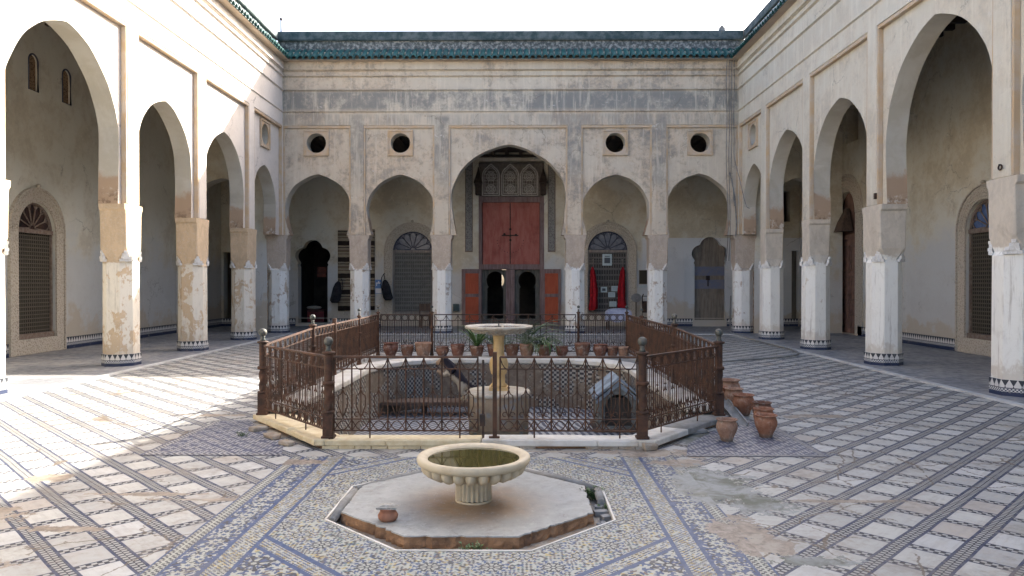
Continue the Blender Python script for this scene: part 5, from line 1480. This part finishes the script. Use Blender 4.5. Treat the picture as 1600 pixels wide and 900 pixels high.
# two furled red flags
RED = simple('red_flag_cloth', (.42, .012, .02), (.28, .008, .015), 5, .85, .3)
for px, lb, f in ((926.5, 'furled red flag on the left side of the grille gate', 1), (972, 'furled red flag on the right side of the grille gate', -1)):
    Yf = BI - .22; X0 = bx(px, Yf); z1 = bz(417, Yf); z0 = bz(483, Yf)
    t = thing('flag', lb, 'flag', (X0, Yf, z0 - .35), 0, 'red flags at the gate')
    m = MB(); rings = []
    for q in range(12):
        s = q / 11; z = (z1 - z0) * s + .35; w_ = (.125 + .012 * sin(s * 17)) * (1 - s) ** .5 + .022; o = (.03 * sin(s * 4)) * f
        rings.append([(o + w_ * cos(2 * pi * i / 18) * (1 + .3 * sin(i * 2.1 + s * 2)), .07 * sin(2 * pi * i / 18) * (1 + .5 * cos(i * 1.7)), z + (.05 * sin(i * 1.3) if q == 0 else 0)) for i in range(18)])
    m.loft(rings, smooth=True); m.build('cloth', RED, t)
    m = MB(); m.tube([(-.03 * f, 0, -.0), (.0, .0, z1 - z0 + .6)], .012, 6); m.ball((0, 0, z1 - z0 + .62), .025, 8, 6); m.build('flagpole', M['wood_frame'], t)
# plaque
m = MB(); Yq = BI - .03; m.box(bx(998.5, Yq), bx(1011.5, Yq), Yq - .01, Yq + .02, bz(443.5, Yq), bz(422.5, Yq))
o = wallthing('plaque', 'dark brown plaque with a thin pale frame on the wall right of the gate', 'plaque', m, simple('plaque_dark', (.045, .035, .02), None, bump=0, rough=.3))
m = MB(); a, b, c_, d_ = bx(998.5, Yq), bx(1011.5, Yq), bz(443.5, Yq), bz(422.5, Yq); m.slab([(a - .012, c_ - .012), (b + .012, c_ - .012), (b + .012, d_ + .012), (a - .012, d_ + .012)], [[(a + .002, c_ + .002), (b - .002, c_ + .002), (b - .002, d_ - .002), (a + .002, d_ - .002)]], .005, .05, MiB); m.build('plaque_frame', M['wood_frame'], o)
m = MB(); m.box(bx(998, Yq), bx(1011, Yq), Yq - .012, Yq + .02, bz(449, Yq), bz(446, Yq)); wallthing('wall_label', 'narrow white caption card right under the dark plaque', 'card', m, PAP)
# pedestal dish fan
Yd = 27.6; X0 = bx(993.5, Yd); t = thing('stand_fan', 'grey round-headed stand fan beside the gate surround', 'fan', (X0, Yd, .02))
m = MB(); m.lathe([(.2, 0), (.2, .03), (.05, .05)], n=20, cap0=True, cap1=True); m.tube([(0, 0, .05), (0, 0, .95)], .018, 8); m.build('stand', M['iron_black'], t)
m = MB()
for r in (.19, .15, .11, .07): m.tube([(r * cos(2 * pi * i / 24), -.08 - (.19 - r) * .2, 1.1 + r * .82 * sin(2 * pi * i / 24)) for i in range(24)], .008, 4, closed=True)
m.lathe([(.18, 0), (.17, .06), (.08, .12)], n=20, cap1=True, cap0=True); k0 = len(m.v) - 60
m.v = m.v[:k0] + [(p[0], p[2] * 1.0 - .06, 1.1 + p[1] * .82) for p in m.v[k0:]]
m.build('fan_head', simple('fan_grey', (.25, .25, .24), (.35, .34, .32), 8, .5, 0), t)
# dark rack
Yr = 27.5; X0 = bx(1008, Yr); t = thing('metal_rack', 'dark narrow upright rack on the wall below the plaque', 'rack', (X0, Yr, .02))
m = MB()
for s in (-1, 1): m.tube([(s * .11, 0, 0), (s * .11, 0, 1.15), (s * .07, 0, 1.25)], .02, 6)
for q in range(6): m.box(-.11, .11, -.015, .015, .15 + q * .2, .18 + q * .2)
m.box(-.10, .10, -.01, .01, .55, .95); m.build('rack_frame', M['iron_black'], t)
# cloth-covered table
Yt = 26.3; X0 = bx(966, Yt); t = thing('small_table', 'low dark table behind the railing under a crumpled white cloth', 'table', (X0, Yt, .02))
m = MB(); m.box(-.42, .42, -.28, .28, .58, .62); m.build('table_top', M['wood_dark'], t)
for sx in (-1, 1):
    for sy in (-1, 1): m = MB(); m.box(sx * .38 - .02, sx * .38 + .02, sy * .24 - .02, sy * .24 + .02, 0, .58); m.build('leg', M['wood_dark'], t)
m = MB(); rings = []; NN = 24
for (z, k_) in ((.30, 1.06), (.45, 1.05), (.60, 1.03), (.64, 1.0), (.70, .8), (.74, .5), (.755, .15)):
    rings.append([(.44 * k_ * max(-1, min(1, 1.3 * cos(2 * pi * i / NN))) + .012 * sin(i * 2.2 + z * 9), .30 * k_ * max(-1, min(1, 1.3 * sin(2 * pi * i / NN))) + .012 * cos(i * 3.1), z + (.04 * sin(i * 1.7) if z < .5 else .012 * sin(i * 1.3))) for i in range(NN)])
m.loft(rings, cap0=False, smooth=True); o = m.build('cloth', simple('white_blue_cloth', (.50, .52, .60), (.36, .38, .50), 9, .9, .3), None, (X0, Yt, .02)); tag(o, 'crumpled white and pale blue cloth lying over the low table', 'cloth')
# chair by the left fanlight door
Yc = 27.3; X0 = bx(665, Yc); t = thing('chair', 'dark wooden chair beside the left fanlight door, seen over the railing', 'chair', (X0, Yc, .02), .3)
m = MB(); m.box(-.22, .22, -.22, .22, .43, .47); m.build('seat', M['wood_dark'], t)
m = MB(); m.box(-.20, .20, .19, .215, .62, .88); m.build('backrest', M['wood_dark'], t)
for sx in (-1, 1):
    for sy in (-1, 1): m = MB(); m.box(sx * .19 - .02, sx * .19 + .02, sy * .19 - .02, sy * .19 + .02, 0, .43 if sy < 0 else .9); m.build('leg', M['wood_dark'], t)
# electric box and low bench left of the doorway
m = MB(); Ye = BI - .08; m.box(bx(708, Ye), bx(717, Ye), Ye - .06, Ye + .07, bz(486, Ye), bz(475, Ye)); wallthing('meter_box', 'small dark teal meter box on the wall left of the open shutter', 'box', m, simple('teal_box', (.02, .05, .06), (.05, .08, .08), 8, .5, 0))
# goods inside the left lobed doorway
m = MB(); m.box(bx(481, 28.9), bx(507, 28.9), 28.75, 29.2, .15, .62); o = wallthing('chest', 'dark red chest just inside the lobed doorway on the left', 'chest', m, simple('dark_red_chest', (.16, .025, .03), (.10, .02, .02), 6, .7, .2))
m = MB(); m.box(bx(481, 28.9) - .01, bx(507, 28.9) + .01, 28.74, 29.21, .56, .60); m.build('lid_edge', M['iron_black'], o)
m = MB(); m.ball((0, 0, .08), .3, 14, 10, sc=(1, .6, .28)); tag(m.build('cushion', simple('beige_cushion', (.35, .30, .24), None, bump=.2), None, (bx(490, 28.95), 28.95, .62)), 'beige cushion lying on the dark red chest', 'cushion')
m = MB()
for q in range(4): m.box(bx(497, 28.9), bx(511, 28.9), 28.7 + .0, 29.0, 2.25 - q * .06, 2.30 - q * .06)
m.box(bx(497, 28.9), bx(511, 28.9), 28.7, 28.75, 1.9, 2.05)
wallthing('folded_textiles', 'rust-red folded textiles hanging inside the left lobed doorway', 'textiles', m, simple('rust_textile', (.16, .05, .03), (.08, .03, .02), 6, .9, .3))
for i, (px, lb) in enumerate(((544, 'short brown wooden post at the foot of the second back pillar'), (580, 'short brown wooden post right of the second back pillar'))):
    Y_ = 24.0; X0 = bx(px, Y_); m = MB(); m.lathe([(.06, 0), (.06, .02), (.035, .04), (.035, .38), (.055, .40), (.055, .46)], n=12, cap0=True, cap1=True)
    tag(m.build('bollard', M['rust'], None, (X0, Y_, .02)), lb, 'post', 'short brown posts by the back pillars')

# ------------------------------------------------------------ hose, cables, mast
m = MB()
P = [(bx(1141, 27.0), 27.0, 1.2), (bx(1140, 26.0), 26.0, .5), (bx(1141, 25.0), 25.0, .06), (6.95, 24.0, .045), (6.85, 22.6, .04), (6.78, 20.6, .04), (6.80, 18.9, .035), (6.72, 18.0, .03), (6.45, 17.2, .03), (5.9, 16.6, .03), (4.9, 16.0, .03), (3.9, 15.4, .03), (2.95, 14.7, .03)]
def smoothp(P, k=6):
    o = []
    for i in range(len(P) - 1):
        p0, p1, p2, p3 = [Vector(P[max(0, min(len(P) - 1, j))]) for j in (i - 1, i, i + 1, i + 2)]
        for q in range(k):
            t = q / k; o.append(.5 * ((2 * p1) + (p2 - p0) * t + (2 * p0 - 5 * p1 + 4 * p2 - p3) * t * t + (3 * p1 - p0 - 3 * p2 + p3) * t ** 3))
    return o + [Vector(P[-1])]
m.tube(smoothp(P), .022, 6); tag(m.build('garden_hose', M['hose']), 'grey garden hose running along the marble edge strip and looping over the paving', 'hose')
m = MB()
for q, dx in enumerate((0, .09, .17, .26)):
    x = FR - .17 - dx; y = FB - .08 - .02 * q
    pts = [(x + .05, y - .25, 9.2), (x, y - .02, 8.9)] + [(x + .012 * sin(i * 1.7 + q), y, 8.9 - i * .62) for i in range(1, 6 + q % 2)]
    if q < 2: pts += [(x + .04, y, 5.0), (x + .10, y, 4.2)] if q else [(FR - .06, FB - .3, 5.1), (FR - .04, FB - .9, 4.2), (FR - .04, FB - 1.3, 4.0)]
    else: pts += [(x + .02 * q, y, 3.5), (x, y + .01, 2.4)]
    m.tube(smoothp(pts, 4), .013, 5)
m.tube(smoothp([(6.9, FB - .1, 5.3), (7.05, FB - .12, 4.6), (7.12, FB - .12, 3.7), (7.1, FB - .12, 3.2)], 5), .02, 6)
tag(m.build('cables', simple('grey_cable', (.26, .26, .26), (.16, .15, .14), 6, .7, 0)), 'bundle of grey cables hanging down the right back corner of the court', 'cables')
m = MB(); X0 = bx(1160, 24.5); m.tube([(X0, 24.5, 10.05), (X0 + .08, 24.5, 11.3), (X0 + .16, 24.5, 12.6)], .014, 5); m.tube([(X0 - .3, 23.5, 9.2), (X0, 24.5, 10.2)], .012, 5)
tag(m.build('antenna_mast', M['iron_black']), 'thin leaning antenna rod above the right corner of the roof', 'antenna')
m = MB(); X0 = bx(433, 24.6); m.tube([(X0, 25, 10.05), (X0, 25, 10.6)], .02, 6); m.ball((X0, 25, 10.6), .05, 8, 6); tag(m.build('roof_finial', M['iron_black']), 'short spike standing on the roof at the left corner', 'finial')
m = MB(); X0 = bx(1129, 24.6); m.box(X0 - .09, X0 + .09, 24.75, 24.9, 10.06, 10.2); m.ball((X0, 24.82, 10.22), .06, 8, 6); tag(m.build('roof_fitting', M['cement']), 'small pale fitting on the parapet near the right corner', 'fitting')
# small things on the side walls
m = MB(); m.box(FR - .04, FR - .0, 15.0, 15.06, 3.38, 3.50) ; tag(m.build('wall_socket', M['iron_black']), 'small dark junction box on the second right pillar', 'box')
m = MB(); m.tube([(FR - .02, 11.15 + .04 * cos(a_ * pi / 6), 3.42 + .04 * sin(a_ * pi / 6)) for a_ in range(12)], .012, 5, closed=True); m.tube([(FR, 11.15, 3.46), (FR - .04, 11.15, 3.46)], .01, 5)
tag(m.build('iron_ring', M['iron_black']), 'iron ring fixed to the nearest right pillar', 'ring')
